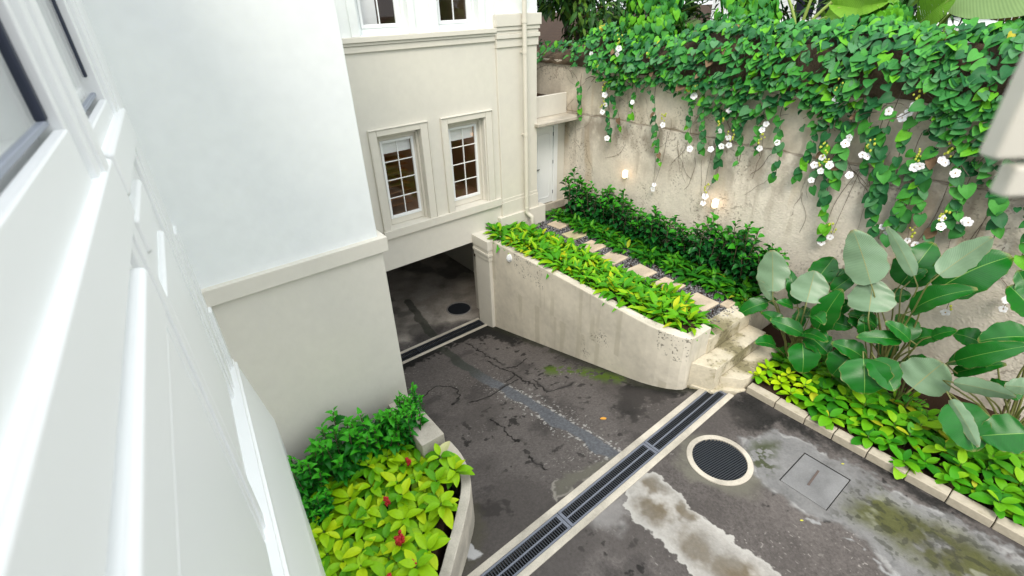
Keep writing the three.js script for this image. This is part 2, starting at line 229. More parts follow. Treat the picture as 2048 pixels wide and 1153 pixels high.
// ------------------------------------------------------------------ trench drains, manholes, access cover
function drain(name, x0, x1, zf, y, w, border, joints, pitch, labels, group, mats) {
  // concrete borders, a trough and cast grates that lift out one by one
  const len = x1 - x0, ang = Math.atan2(-(zf(x1) - zf(x0)), len), at = (x) => [x, y(x), zf(x)];
  const ch = thing(name + '_channel', labels.channel, 'drain', at((x0 + x1) / 2), ang);
  const gw = w - border;
  part(ch, 'border', box(-len / 2, len / 2, -0.12, 0.012, -w, -gw, 0.006), M.concrete);
  part(ch, 'border', box(-len / 2, len / 2, -0.12, 0.012, gw, w, 0.006), M.concrete);
  part(ch, 'trough', merge(box(-len / 2, len / 2, -0.75, -0.12, -w, -gw + 0.02), box(-len / 2, len / 2, -0.75, -0.12, gw - 0.02, w), box(-len / 2, len / 2, -0.8, -0.75, -w, w), box(-len / 2 - 0.03, -len / 2, -0.8, -0.12, -w, w), box(len / 2, len / 2 + 0.03, -0.8, -0.12, -w, w)), M.pit);
  for (let k = 0; k + 1 < joints.length; k++) {
    const a = joints[k] + 0.004, b = joints[k + 1] - 0.004, L = b - a, g = thing('drain_grate', labels.grates[k], 'drain grate', at((a + b) / 2), ang, group);
    const r = 0.022, q = gw - 0.004;
    for (const zz of [-q, q - r * 1.3]) part(g, 'rail', box(-L / 2, L / 2, -0.03, 0.008, zz, zz + r * 1.3, 0.003), mats[0]);
    part(g, 'rail', box(-L / 2, L / 2, -0.03, 0.0065, -0.012, 0.012, 0.003), mats[0]);
    for (const xx of [-L / 2, L / 2 - 0.045]) part(g, 'end_rail', box(xx, xx + 0.045, -0.03, 0.0055, -q + r * 1.3, q - r * 1.3, 0.003), mats[0]);
    const bg = new THREE.BoxGeometry(0.013, 0.026, 2 * (q - r)), n = Math.floor((L - 0.1) / pitch);
    for (let i = 0; i < n; i++) { const m = part(g, 'bar', bg, mats[1]); m.position.set(-L / 2 + 0.05 + (i + 0.5) * (L - 0.1) / n, -0.012, 0); }
  }
}
drain('trench_drain', 0.6, 6.86, dz, () => 0, DW, 0.1, [1.12, 2.985, 4.86, 6.82], 0.036, { channel: 'pale concrete edged trench drain crossing the driveway at the top of the ramp', grates: ['black slotted drain grate nearest the curved planter', 'black slotted drain grate in the middle of the driveway drain', 'black slotted drain grate ending at the garden steps'] }, 'grates of the driveway drain', [M.greyMetal, M.darkMetal]);
drain('garage_drain', 2.2, 6.16, () => -9.38, () => YB - 0.004, 0.235, 0.085, [2.25, 4.2, 6.13], 0.04, { channel: 'trench drain across the garage entrance at the foot of the ramp', grates: ['slotted garage drain grate nearest the white wall', 'slotted garage drain grate nearest the pier'] }, 'grates of the garage drain', [M.darkMetal, M.darkMetal]);
function manhole(name, cx, cz, y, ri, ro, n, turn, label, rim) {
  const t = thing(name, label, 'drain cover', [cx, y, cz], 0);
  const pr = [[ri, -0.5], [ri, 0.008], [ri + 0.008, 0.016], [ro - 0.008, 0.016], [ro, 0.004], [ro, -0.05]].map(([a, b]) => new THREE.Vector2(a, b));
  part(t, 'rim', boxUV(new THREE.LatheGeometry(pr, 64)), rim);
  part(t, 'shaft', new THREE.CylinderGeometry(ri + 0.05, ri + 0.05, 1.5, 32, 1, true).translate(0, -0.8, 0), M.pit);
  part(t, 'shaft_floor', new THREE.CircleGeometry(ri + 0.1, 32).rotateX(-Math.PI / 2).translate(0, -1.55, 0), M.pit);
  for (let i = 0; i < n; i++) { const s = -1 + 2 * (i + 0.5) / n, h = Math.sqrt(1 - s * s) * (ri - 0.006); const m = part(t, 'bar', new THREE.BoxGeometry(2 * h, 0.03, ri * 0.028 + 0.006), M.darkMetal); m.rotation.y = turn; m.position.set(Math.sin(turn) * s * ri, -0.012, Math.cos(turn) * s * ri); }
  const b = part(t, 'cross_bar', new THREE.BoxGeometry(0.02, 0.03, 2 * ri * 0.98), M.darkMetal); b.rotation.y = turn; b.position.y = -0.045; return t;
}
manhole('round_drain_cover', ...MH, 0, MR, 0.47, 24, -0.1561633740698534, 'round barred drain cover with pale concrete rim in the driveway', M.concrete);
manhole('round_drain_cover', ...GM, YB - 0.02, 0.315, 0.36, 20, 0.3, 'dark round drain cover inside the garage', std(lin(0.2, 0.19, 0.18), 0.9));
{
  const t = thing('access_cover', 'square grey cement access cover with a rusty slot handle', 'access cover', [(CV[0] + CV[1]) / 2, 0, (CV[2] + CV[3]) / 2]);
  const cem = std(lin(0.235, 0.24, 0.25), 0.55, { map: concMap, bumpMap: concMap, bumpScale: 0.002 });
  part(t, 'lid', box(-0.371, 0.371, -0.06, -0.002, -0.308, 0.308, 0.006), cem);
  const hd = part(t, 'handle', box(-0.014, 0.014, -0.01, 0.008, -0.18, 0.18, 0.004), std(lin(0.10, 0.075, 0.065), 0.8)); hd.rotation.y = Math.PI / 2 + 0.05; hd.position.set(0.02, 0, -0.03);
  part(t, 'frame_pit', box(-0.45, 0.45, -0.12, -0.07, -0.4, 0.4), M.pit);
}

// ------------------------------------------------------------------ garage shell and the near white block
{
  const g = thing('garage', 'dim garage interior beyond the ramp', 'garage');
  const gw = std(lin(0.5, 0.48, 0.42), 0.85, { map: plasterMap });
  part(g, 'side_wall', box(7.6, 7.9, YB - 0.3, 1.2, -18, -9.86), gw);
  part(g, 'side_wall', box(1.9, 2.12, YB - 0.3, 1.2, -18, -9.5), gw);
  part(g, 'back_wall', box(1.9, 7.9, YB - 0.3, 1.2, -18.3, -18), gw);
  part(g, 'ceiling', box(1.9, 8.1, 1.2, 1.35, -18.3, -9.86), gw);
  part(g, 'wall_return', box(6.45, 7.6, YB - 0.3, 1.19, -10.1, -9.86), gw);
}
{
  const g = thing('white_building_wing', 'tall white rendered wing with cream base and a projecting ledge', 'building');
  part(g, 'upper_wall', box(-4, 2.157, 3.40, 8.4, -9.48, -5.55, 0.012), M.white);
  part(g, 'ledge', box(-4, 2.245, 3.287, 3.485, -9.47, -5.47, 0.012), M.creamTrim);
  part(g, 'lower_wall', box(-4, 2.18, -2.2, 3.34, -9.46, -5.53, 0.012), M.cream);
}

// ------------------------------------------------------------------ facade with windows, pilaster, pipe
const FZ = -9.5;
const bld = thing('cream_building', 'cream rendered building facade with white framed windows over the garage opening', 'building');
{
  const s = new THREE.Shape([[2.0, 0.82], [8.17, 0.82], [8.17, 11], [2.0, 11]].map((a) => new THREE.Vector2(...a)));
  const open = [[4.01, 4.995, 1.755, 3.74], [5.665, 6.63, 1.755, 3.74], [4.02, 5.012, 5.52, 8.4], [5.665, 6.615, 5.52, 8.4]];
  for (const [a, b, c, d] of open) s.holes.push(new THREE.Path([[a, c], [a, d], [b, d], [b, c]].map((q) => new THREE.Vector2(...q))));
  const up = s.clone();
  const mk = (y0, y1, mat, name) => {
    const q = new THREE.Shape([[2.0, y0], [8.17, y0], [8.17, y1], [2.0, y1]].map((a) => new THREE.Vector2(...a)));
    for (const [a, b, c, d] of open) if (c > y0 - 0.01 && d < y1 + 0.01) q.holes.push(new THREE.Path([[a, c], [a, d], [b, d], [b, c]].map((w) => new THREE.Vector2(...w))));
    part(bld, name, boxUV(new THREE.ExtrudeGeometry(q, { depth: 0.36, bevelEnabled: false }).translate(0, 0, FZ - 0.36)), mat);
  };
  mk(0.82, 5.5, M.cream, 'lower_wall'); mk(5.5, 11, M.white, 'upper_wall');
  part(bld, 'side_wall', box(7.85, 8.168, 1.36, 11, -18, -9.865), M.cream);
  // string course
  part(bld, 'cornice', merge(box(2.2, 7.03, 5.415, 5.503, FZ, FZ + 0.1), box(2.2, 7.03, 5.362, 5.412, FZ, FZ + 0.065), box(2.2, 7.03, 5.25, 5.359, FZ, FZ + 0.04)), M.creamTrim);
  part(bld, 'sill_course', box(3.83, 7.0, 1.575, 1.757, FZ, FZ + 0.07), M.creamTrim);
  // pilaster, its cap, base mouldings
  const pil = part(bld, 'pilaster', box(7.03, 8.172, 1.0, 5.12, FZ, FZ + 0.05), M.creamTrim);
  part(pil, 'base', merge(box(7.01, 8.19, 1.25, 1.62, FZ, FZ + 0.075), box(7.018, 8.18, 1.62, 1.70, FZ, FZ + 0.06), box(6.9, 8.4, 0.72, 1.26, FZ - 0.1, FZ + 0.13)), M.creamTrim);
  part(pil, 'cap', merge(box(7.0, 8.25, 5.52, 5.745, FZ - 0.2, FZ + 0.13), box(7.01, 8.225, 5.44, 5.518, FZ - 0.2, FZ + 0.105), box(7.02, 8.2, 5.372, 5.438, FZ - 0.2, FZ + 0.08), box(7.01, 8.225, 5.285, 5.37, FZ - 0.2, FZ + 0.11), box(7.02, 8.2, 5.115, 5.283, FZ - 0.2, FZ + 0.08)), M.creamTrim);
  part(pil, 'upper_shaft', box(7.03, 8.172, 5.747, 11, FZ, FZ + 0.06), M.white);
  // window surrounds
  for (const [a, b] of [[3.868, 5.165], [5.51, 6.83]]) part(bld, 'window_surround', merge(box(a, a + 0.148, 1.757, 3.86, FZ, FZ + 0.04), box(b - 0.17, b, 1.757, 3.86, FZ, FZ + 0.04), box(a + 0.149, b - 0.171, 3.742, 3.858, FZ, FZ + 0.04), box(a - 0.02, b + 0.02, 3.862, 3.885, FZ, FZ + 0.06), box(a - 0.02, a - 0.002, 1.757, 3.861, FZ, FZ + 0.052), box(b + 0.002, b + 0.02, 1.757, 3.861, FZ, FZ + 0.052)), M.creamTrim);
  for (const [a, b] of [[3.86, 5.155], [5.50, 7.03]]) part(bld, 'window_surround', merge(box(a, a + 0.158, 5.504, 8.5, FZ, FZ + 0.04), box(b - (b > 7 ? 0.41 : 0.14), b - (b > 7 ? 0.25 : 0), 5.504, 8.5, FZ, FZ + 0.04)), M.white);
  // windows: two lights wide, glazing bars, a pane in each opening
  const roomWall = std(lin(0.30, 0.2, 0.135), 0.9), blindM = std(lin(0.75, 0.77, 0.76), 0.9), warm = std(lin(0.32, 0.16, 0.06), 0.6);
  function windowAt(x0, x1, y0, y1, rows, mat, blind, label) {
    const zc = FZ - 0.23, w = new THREE.Group(); w.name = 'window'; bld.add(w); if (label) w.userData.label = label;
    const fw = 0.052, mw = 0.018, ox = [x0 - 0.13, x1 + 0.08];
    part(w, 'lining', merge(box(x0 - 0.14, x0, y0 - 0.14, y1 + 0.15, zc - 0.05, zc + 0.02), box(x1, x1 + 0.09, y0 - 0.14, y1 + 0.15, zc - 0.05, zc + 0.02), box(x0, x1, y1, y1 + 0.15, zc - 0.05, zc + 0.02), box(x0, x1, y0 - 0.14, y0, zc - 0.05, zc + 0.02), box(x1 + 0.045, x1 + 0.09, y0 - 0.14, y1 + 0.15, zc + 0.021, zc + 0.10), box(x0 - 0.14, x1 + 0.09, y1 + 0.08, y1 + 0.15, zc + 0.021, zc + 0.10)), mat);
    part(w, 'frame', merge(box(x0, x0 + fw, y0, y1, zc - 0.02, zc + 0.035), box(x1 - fw, x1, y0, y1, zc - 0.02, zc + 0.035), box(x0 + fw, x1 - fw, y1 - fw, y1, zc - 0.02, zc + 0.033), box(x0 + fw, x1 - fw, y0, y0 + fw * 1.25, zc - 0.02, zc + 0.033)), M.whiteSmooth);
    const gx0 = x0 + fw, gx1 = x1 - fw, gy0 = y0 + fw * 1.25, gy1 = y1 - fw, xm = (gx0 + gx1) / 2;
    part(w, 'glazing_bar', box(xm - mw / 2, xm + mw / 2, gy0, gy1, zc - 0.008, zc + 0.022, 0.003), M.whiteSmooth);
    for (let i = 1; i < rows; i++) { const y = lerp(gy0, gy1, i / rows); part(w, 'glazing_bar', box(gx0, gx1, y - mw / 2, y + mw / 2, zc - 0.006, zc + 0.019, 0.003), M.whiteSmooth); }
    for (let i = 0; i < rows; i++) for (const [a, b] of [[gx0, xm], [xm, gx1]]) { const ya = lerp(gy0, gy1, i / rows), yb = lerp(gy0, gy1, (i + 1) / rows); const p = part(w, 'pane', new THREE.PlaneGeometry(b - a - mw, yb - ya - mw).translate((a + b) / 2, (ya + yb) / 2, zc), M.glass); p.rotation.y = rr(-0.001, 0.001); }
    if (blind) part(w, 'blind', box(gx0 - 0.02, gx1 + 0.02, gy1 - blind, gy1 + 0.05, zc - 0.09, zc - 0.08, 0.002), blindM);
    return w;
  }
  windowAt(4.155, 4.915, 1.90, 3.585, 4, M.creamTrim, 0.24, 'cream reveal window next to the white wing');
  windowAt(5.79, 6.545, 1.90, 3.585, 4, M.creamTrim, 0.26, 'cream reveal window next to the pilaster');
  windowAt(4.16, 4.93, 5.62, 8.2, 5, M.white, 0);
  windowAt(5.80, 6.545, 5.62, 8.2, 5, M.white, 0);
  const rm = part(bld, 'room', merge(box(3.4, 7.4, 1.40, 1.5, -13, -9.87), box(3.4, 7.4, 4.2, 4.3, -13, -9.87), box(3.3, 3.4, 1.4, 4.3, -13, -9.87), box(7.4, 7.5, 1.4, 4.3, -13, -9.87), box(3.3, 7.5, 1.4, 4.3, -13.1, -13)), roomWall);
  const sh = []; for (let i = 0; i < 9; i++) sh.push(box(3.45, 5.3, 1.7 + i * 0.16, 1.72 + i * 0.16, -11.2, -10.9)); part(rm, 'shelves', merge(sh), warm);
  part(bld, 'upper_room', merge(box(3.4, 7.4, 5.1, 5.2, -13, -9.87), box(3.4, 7.4, 8.9, 9, -13, -9.87), box(3.3, 3.4, 5.1, 9, -13, -9.87), box(7.4, 7.5, 5.1, 9, -13, -9.87), box(3.3, 7.5, 5.1, 9, -13.1, -13)), roomWall);
  part(bld, 'curtain', box(4.15, 4.62, 5.3, 8.3, -10.02, -9.97, 0.01), blindM);
  { const cl = thing('ceiling_lamp', 'small lit ceiling lamp seen through the window next to the pilaster', 'lamp', [6.55, 3.62, -10.6]); part(cl, 'bulb', new THREE.SphereGeometry(0.06, 12, 10), std(lin(0.9, 0.85, 0.7), 0.4, { emissive: lin(1, 0.8, 0.5), emissiveIntensity: 6 })); part(cl, 'cord', new THREE.CylinderGeometry(0.008, 0.008, 0.56, 6).translate(0, 0.3, 0), M.darkMetal); const q = new THREE.PointLight(0xffcf95, 0.5, 0, 2); q.position.set(0, -0.12, 0); q.castShadow = true; q.shadow.radius = 3; cl.add(q); }
  part(bld, 'roof', box(2.0, 8.5, 11, 11.2, -18, -9.3), M.white);
}
{
  const d = thing('downpipe', 'cream rainwater downpipe running down the pilaster', 'pipe', [7.695, 0, FZ]);
  const pm = std(lin(0.62, 0.59, 0.5), 0.5);
  part(d, 'pipe', merge(new THREE.CylinderGeometry(0.052, 0.052, 9.6, 16).translate(0, 6.1, 0.2), tube([V(0, 1.32, 0.2), V(0, 1.24, 0.2), V(0.05, 1.16, 0.25), V(0.085, 1.12, 0.29), V(0.09, 1.02, 0.3), V(0.09, 0.7, 0.3)], 0.055, 20, 12)), pm);
  for (const y of [1.36, 3.2, 5.0, 5.6]) part(d, 'collar', new THREE.CylinderGeometry(0.062, 0.062, 0.06, 16).translate(0, y, 0.2), pm);
  for (const y of [3.2, 5.0]) part(d, 'bracket', box(-0.02, 0.02, y - 0.02, y + 0.02, 0.05, 0.16), pm);
}
// side entrance: door, canopy slab, planter parapet above
{
  const g = thing('side_entrance', 'recessed side entrance wall with a thin concrete canopy slab', 'entrance');
  part(g, 'wall', merge(box(8.173, 8.5, 0.7, 3.3, -10.1, -9.97), box(9.33, 9.598, 0.7, 3.3, -10.1, -9.95), box(8.5, 9.33, 3.12, 3.3, -10.1, -9.96)), M.cream);
  part(g, 'canopy', box(8.09, 9.598, 3.30, 3.375, -10.2, -9.32, 0.01), M.concrete);
  part(g, 'parapet', box(8.173, 9.598, 3.376, 3.885, -10.0, -9.9, 0.012), M.cream);
  part(g, 'roof_soil', box(8.173, 9.598, 3.4, 3.74, -14, -10.0), M.soil);
  part(g, 'doorstep', box(8.173, 9.598, 0.6, 0.98, -10.1, -9.88), M.concrete);
  const d = thing('white_door', 'white panelled side door beneath the canopy slab', 'door', [8.84, 0.98, -9.98]);
  part(d, 'leaf', box(-0.34, 0.34, 0.02, 2.1, -0.03, 0.02), M.whiteSmooth);
  part(d, 'panel_moulding', merge(box(-0.22, 0.22, 1.93, 1.95, 0.02, 0.032), box(-0.22, 0.22, 0.18, 0.2, 0.02, 0.032), box(-0.22, -0.2, 0.2, 1.93, 0.02, 0.031), box(0.2, 0.22, 0.2, 1.93, 0.02, 0.031)), M.whiteSmooth);
  part(d, 'door_frame', merge(box(0.35, 0.49, 0, 2.14, -0.05, 0.05), box(-0.42, -0.345, 0, 2.14, -0.05, 0.05), box(-0.345, 0.35, 2.105, 2.14, -0.05, 0.05)), M.whiteSmooth);
  part(d, 'handle', merge(box(-0.29, -0.25, 1.0, 1.06, 0.02, 0.06), box(-0.29, -0.17, 1.03, 1.05, 0.055, 0.075)), M.darkMetal);
  for (const y of [0.25, 1.1, 1.85]) part(d, 'hinge', box(0.335, 0.36, y, y + 0.1, 0.02, 0.035), M.greyMetal);
}

// ------------------------------------------------------------------ retaining wall, pier, steps, garden ground
const stainMap = tex(1024, 1024, (u, v) => { // weathered render: grey mottling, faint drips and black mildew specks
  const x = u * 4, y = v * 4, a = fbm(x * 2, y * 2, 5, 8), b = fbm(x * 12, y * 12, 3, 48), dr = fbm(x * 6, y * 0.5 + 4, 4), m = ss(0.62, 0.72, fbm(x * 34, y * 34, 3)) * ss(0.6, 0.7, fbm(x * 1.1 + 3, y * 1.1, 4)); let k = 0.88 + 0.3 * (a - 0.5) + 0.16 * (b - 0.5); const c = [k, k * 0.98, k * 0.94]; mixc(c, [0.56, 0.54, 0.46], ss(0.52, 0.7, dr) * 0.4); mixc(c, [0.1, 0.1, 0.085], m * 0.8); return c;
}, true, 0.25);
M.retain = std(lin(0.70, 0.665, 0.575), 0.85, { map: stainMap, bumpMap: plasterBump, bumpScale: 0.006 });
const mossMap = tex(512, 512, (u, v) => { const x = u * 2, y = v * 2, a = fbm(x * 3, y * 3, 5, 6), b = fbm(x * 34, y * 34, 2, 68), k = 0.86 + 0.3 * (a - 0.5) + 0.2 * (b - 0.5), c = [k, k * 0.975, k * 0.9]; const m = fbm(x * 2.2 + 40, y * 2.2 + 3, 6) + 0.12 * (b - 0.5) - 0.14 + 0.2 * ss(0.5, 0.72, u) * ss(1.0, 0.94, u); mixc(c, [0.36, 0.335, 0.2], ss(0.47, 0.66, m) * 0.75); mixc(c, [0.2, 0.19, 0.1], ss(0.6, 0.74, m) * 0.6); mixc(c, [0.12, 0.11, 0.08], ss(0.62, 0.7, fbm(x * 20, y * 20, 3)) * ss(0.48, 0.6, m) * 0.6); return c; }, true, 0.5);
M.mossy = std(lin(0.66, 0.615, 0.51), 0.9, { map: mossMap, bumpMap: concMap, bumpScale: 0.004 });
{
  const w = thing('retaining_wall', 'long stained cream retaining wall beside the ramp', 'wall');
  const outer = [[6.22, -9.0], [6.175, -4.5], [6.18, -4.2], [6.21, -3.95], [6.265, -3.72], [6.335, -3.55], [6.4, -3.47], [6.46, -3.455], [6.94, -3.455]], inner = [[6.94, -3.62], [6.49, -3.62], [6.36, -4.2], [6.4, -9.0]];
  part(w, 'wall', prism([...outer, ...inner], -2.2, 1.045, 0.02), M.retain);
  
  const p = thing('garage_pier', 'cream pier with moulded cap at the garage corner', 'pier', [6.3, 0, -9.19]);
  part(p, 'shaft', box(-0.165, 0.3, -2.2, 1.03, -0.31, 0.3, 0.012), M.creamTrim);
  part(p, 'cap', merge(box(-0.225, 0.25, 0.8, 1.04, -0.31, 0.35), box(-0.205, 0.25, 0.7, 0.798, -0.31, 0.332), box(-0.225, 0.25, 0.63, 0.698, -0.31, 0.352), box(-0.195, 0.25, 0.5, 0.628, -0.31, 0.325)), M.creamTrim);
  const l = thing('bulkhead_lamp', 'small caged white bulkhead lamp on the retaining wall', 'lamp', [6.205, 0.86, -8.13]);
  part(l, 'base', new THREE.CylinderGeometry(0.06, 0.065, 0.03, 20).rotateZ(Math.PI / 2).scale(1, 1.4, 1), M.whiteSmooth);
  part(l, 'bowl', new THREE.SphereGeometry(0.05, 16, 12).scale(1.2, 1.5, 1).translate(-0.03, 0, 0), std(lin(0.55, 0.57, 0.58), 0.15));
  for (const k of [-0.5, 0, 0.5]) part(l, 'guard', new THREE.TorusGeometry(0.068, 0.006, 6, 20).scale(1, 1.35, 1).rotateY(k * 1.2).translate(-0.022, 0, 0), M.whiteSmooth);
  part(l, 'guard', new THREE.TorusGeometry(0.062, 0.006, 6, 20).rotateX(Math.PI / 2).translate(-0.03, 0, 0), M.whiteSmooth);
}
{
  const s = thing('garden_steps', 'three mossy concrete steps up to the raised garden', 'steps');
  part(s, 'step', prism([[6.95, -3.8], [6.93, -3.43], [8.3, -3.43], [8.3, -3.8]], 0.3, 0.8, 0.012), M.mossy);
  part(s, 'step', prism([[6.5, -3.452], [6.66, -3.075], [8.32, -3.09], [8.32, -3.428], [6.92, -3.428], [6.92, -3.452]], -0.3, 0.5, 0.012), M.mossy);
  part(s, 'step', prism([[6.86, -3.07], [7.06, -2.78], [7.2, -2.735], [8.3, -2.78], [8.3, -3.085]], -0.3, 0.25, 0.012), M.mossy);
  part(s, 'plinth', prism([[6.5, -3.40], [6.64, -3.03], [6.8, -2.99], [6.98, -2.77], [7.15, -2.70], [7.1, -2.9], [6.9, -3.2]], -0.3, 0.035, 0.01), M.mossy);
}
struct('planting_soil', prism([[6.41, -9.4], [6.37, -4.2], [6.5, -3.63], [6.95, -3.63], [6.95, -9.4]], 0.5, 0.97, 0), M.soil, 'mounded soil behind the retaining wall top', 'soil');
struct('raised_garden_soil', prism([[6.35, -9.9], [6.35, -4.2], [6.47, -3.6], [8.25, -3.6], [9.6, -3.6], [9.6, -9.95]], 0.2, 0.775, 0), M.soil, 'dark soil of the raised garden bed', 'soil');
single('garden_end_wall', box(8.305, 9.595, -0.3, 0.83, -3.62, -3.44), M.retain, 'low rendered wall closing the raised garden behind the big leaves', 'wall');
struct('border_soil', prism([[7.25, -2.72], [8.33, -2.76], [8.33, -3.43], [9.6, -3.43], [9.6, 9], [7.25, 9]], -0.4, 0.07, 0), M.soil, 'brown soil of the right hand planting border', 'soil');
{
  const k = new THREE.Group(); k.name = 'kerb'; scene.add(k); tag(k, 'pale concrete kerb along the planting border', 'kerb', null, 'structure');
  const js = [-2.70, -2.2, -1.72, -1.3, -0.83, -0.34, 0.14, 0.62, 1.1, 1.6, 2.1, 2.6, 3.1, 3.6];
  const kerbM = std(lin(0.5, 0.46, 0.385), 0.9, { map: mossMap, bumpMap: concMap, bumpScale: 0.004 });
  for (let i = 0; i + 1 < js.length; i++) { const m = part(k, 'kerbstone', box(-0.09, 0.09, -0.2, 0.13, 0.004, js[i + 1] - js[i] - 0.006, 0.014), kerbM); m.position.set(7.19 + rr(-0.006, 0.006), rr(-0.006, 0.004), js[i]); m.rotation.y = rr(-0.006, 0.006); }
}
// stepping stones and gravel
const stoneM = [lin(0.72, 0.60, 0.45), lin(0.68, 0.58, 0.45), lin(0.64, 0.58, 0.36)].map((c) => std(c, 0.9, { map: concMap, bumpMap: concMap, bumpScale: 0.004 }));
const stones = [[8.50, -8.9, 0.1], [8.33, -8.15, -0.05], [8.13, -7.38, 0.08], [8.03, -6.63, 0.12], [8.0, -5.8, -0.02], [7.93, -5.05, 0.05], [7.86, -4.25, -0.03], [8.2, -3.86, 0.02]];
stones.forEach(([x, z, r], i) => {
  const w = 0.27 + rr(-0.015, 0.02), d = 0.25 + rr(-0.02, 0.02); const poly = [[-w + rr(0, 0.03), -d], [w, -d + rr(0, 0.03)], [w - rr(0, 0.03), d], [-w, d - rr(0, 0.03)]];
  const m = single('stepping_stone', prism(poly, -0.03, 0.035, 0.008), i === 1 ? stoneM[2] : pick(stoneM.slice(0, 2)), [
    'sandstone stepping stone nearest the side door', 'greenish stepping stone, second from the side door', 'third stepping stone from the side door', 'fourth stepping stone from the side door', 'fifth stepping stone from the side door', 'sixth stepping stone from the side door', 'seventh stepping stone, beside the end of the left plant strip', 'small stepping stone at the head of the garden steps'][i], 'stepping stone', 'stepping stones in the gravel path');
  m.position.set(x, 0.785, z); m.rotation.y = r; if (i === 7) m.scale.set(0.5, 1, 0.4);
});
{
  const n = 9000, g = new THREE.IcosahedronGeometry(1, 0), im = new THREE.InstancedMesh(g, std(0xffffff, 0.8), n), m = new THREE.Matrix4(), q = new THREE.Quaternion(), c = new THREE.Color();
  for (let i = 0; i < n; i++) {
    const z = rr(-9.85, -3.63), xc = lerp(7.95, 8.45, ss(-5, -9, z)), x = xc + rr(-0.62, 0.55), s = rr(0.012, 0.026);
    q.setFromEuler(new THREE.Euler(rr(0, 6), rr(0, 6), rr(0, 6))); m.compose(V(x, 0.778 + rr(0, 0.014), z), q, V(s, s * 0.7, s * rr(0.7, 1.3))); im.setMatrixAt(i, m);
    const k = Math.pow(rnd(), 2.2) * 0.26 + 0.035; c.setRGB(k, k * 1.0, k * 1.03); im.setColorAt(i, c);
  }
  im.name = 'gravel'; shade(im); scene.add(im); tag(im, 'dark grey gravel between the stepping stones', 'gravel', null, 'stuff');
}

// ------------------------------------------------------------------ boundary wall, its lamps
const WX = 9.6;
const WALLCR = [[4.2, 3.3, 0.5, -0.3], [4.7, 3.0, 0.3, 0.35], [6.2, 4.6, 0.2, -0.7], [9.0, 3.8, 0.1, -0.9], [10.4, 3.6, -0.1, -0.8], [12.2, 2.4, 0.3, -0.5], [12.9, 2.9, -0.4, -0.3], [5.0, 4.7, -0.3, -0.4], [7.6, 3.7, 0.15, -0.6]];
const bwMap = tex(2048, 1024, (u, v) => { // 18 m by 6 m of old render: pale, mottled, with run-off stains, mildew grain and a cracked joint
  const x = u * 18, y = v * 6, Y = y - 0.5; const a = fbm(x * 0.8, y * 0.9, 5), b = fbm(x * 6, y * 6, 4), f = fbm(x * 34, y * 34, 2), w = fbm(x * 1.3, y * 1.3 + 50, 3);
  let k = 0.87 + 0.24 * (a - 0.5) + 0.16 * (b - 0.5) + 0.16 * (f - 0.5); const c = [k, k * 0.98, k * 0.935];
  const sx = x + 0.25 * (fbm(x * 2, y * 1.1, 3) - 0.5), st = fbm(sx * 7, y * 0.45 + 10, 4), st2 = fbm(sx * 3.2 + 8, y * 0.3 + 30, 3);
  mixc(c, [0.50, 0.46, 0.40], ss(0.56, 0.75, st) * 0.45 * ss(0.4, 0.65, w));
  mixc(c, [0.66, 0.53, 0.36], ss(0.56, 0.72, st2) * ss(0.45, 0.65, fbm(x * 1.4 + 5, y * 0.9, 3)) * 0.5);
  const band = Math.exp(-Math.pow((Y - 3.15 + 0.5 * (w - 0.5)) / 0.55, 2)); // dark mildew that hangs under the old joint
  mixc(c, [0.36, 0.325, 0.28], clamp(band * ss(0.36, 0.62, fbm(x * 3.5 + 11, y * 2.2, 5)) * 0.75));
  mixc(c, [0.24, 0.215, 0.185], ss(0.60, 0.74, fbm(x * 30 + 90, y * 30, 3)) * ss(0.52, 0.7, fbm(x * 1.3 + 20, y * 1.6, 3) + 0.1 * band) * 0.6);
  const jy = 3.93 + 0.1 * (fbm(x * 2, 3, 4) - 0.5), jd = Math.abs(y - jy); mixc(c, [0.25, 0.21, 0.17], ss(0.04, 0.004, jd + 0.05 * (b - 0.4)) * 0.75);
  for (const [cx, cy, dx, dy] of WALLCR) { const t = clamp(((x - cx) * dx + (y - cy) * dy) / (dx * dx + dy * dy)), d = Math.hypot(x - cx - t * dx + 0.1 * (b - 0.5), y - cy - t * dy + 0.1 * (a - 0.5)); mixc(c, [0.22, 0.19, 0.16], ss(0.014, 0.004, d) * 0.8); }
  return c;
}, true);
bwMap.repeat.set(1 / 18, 1 / 6);
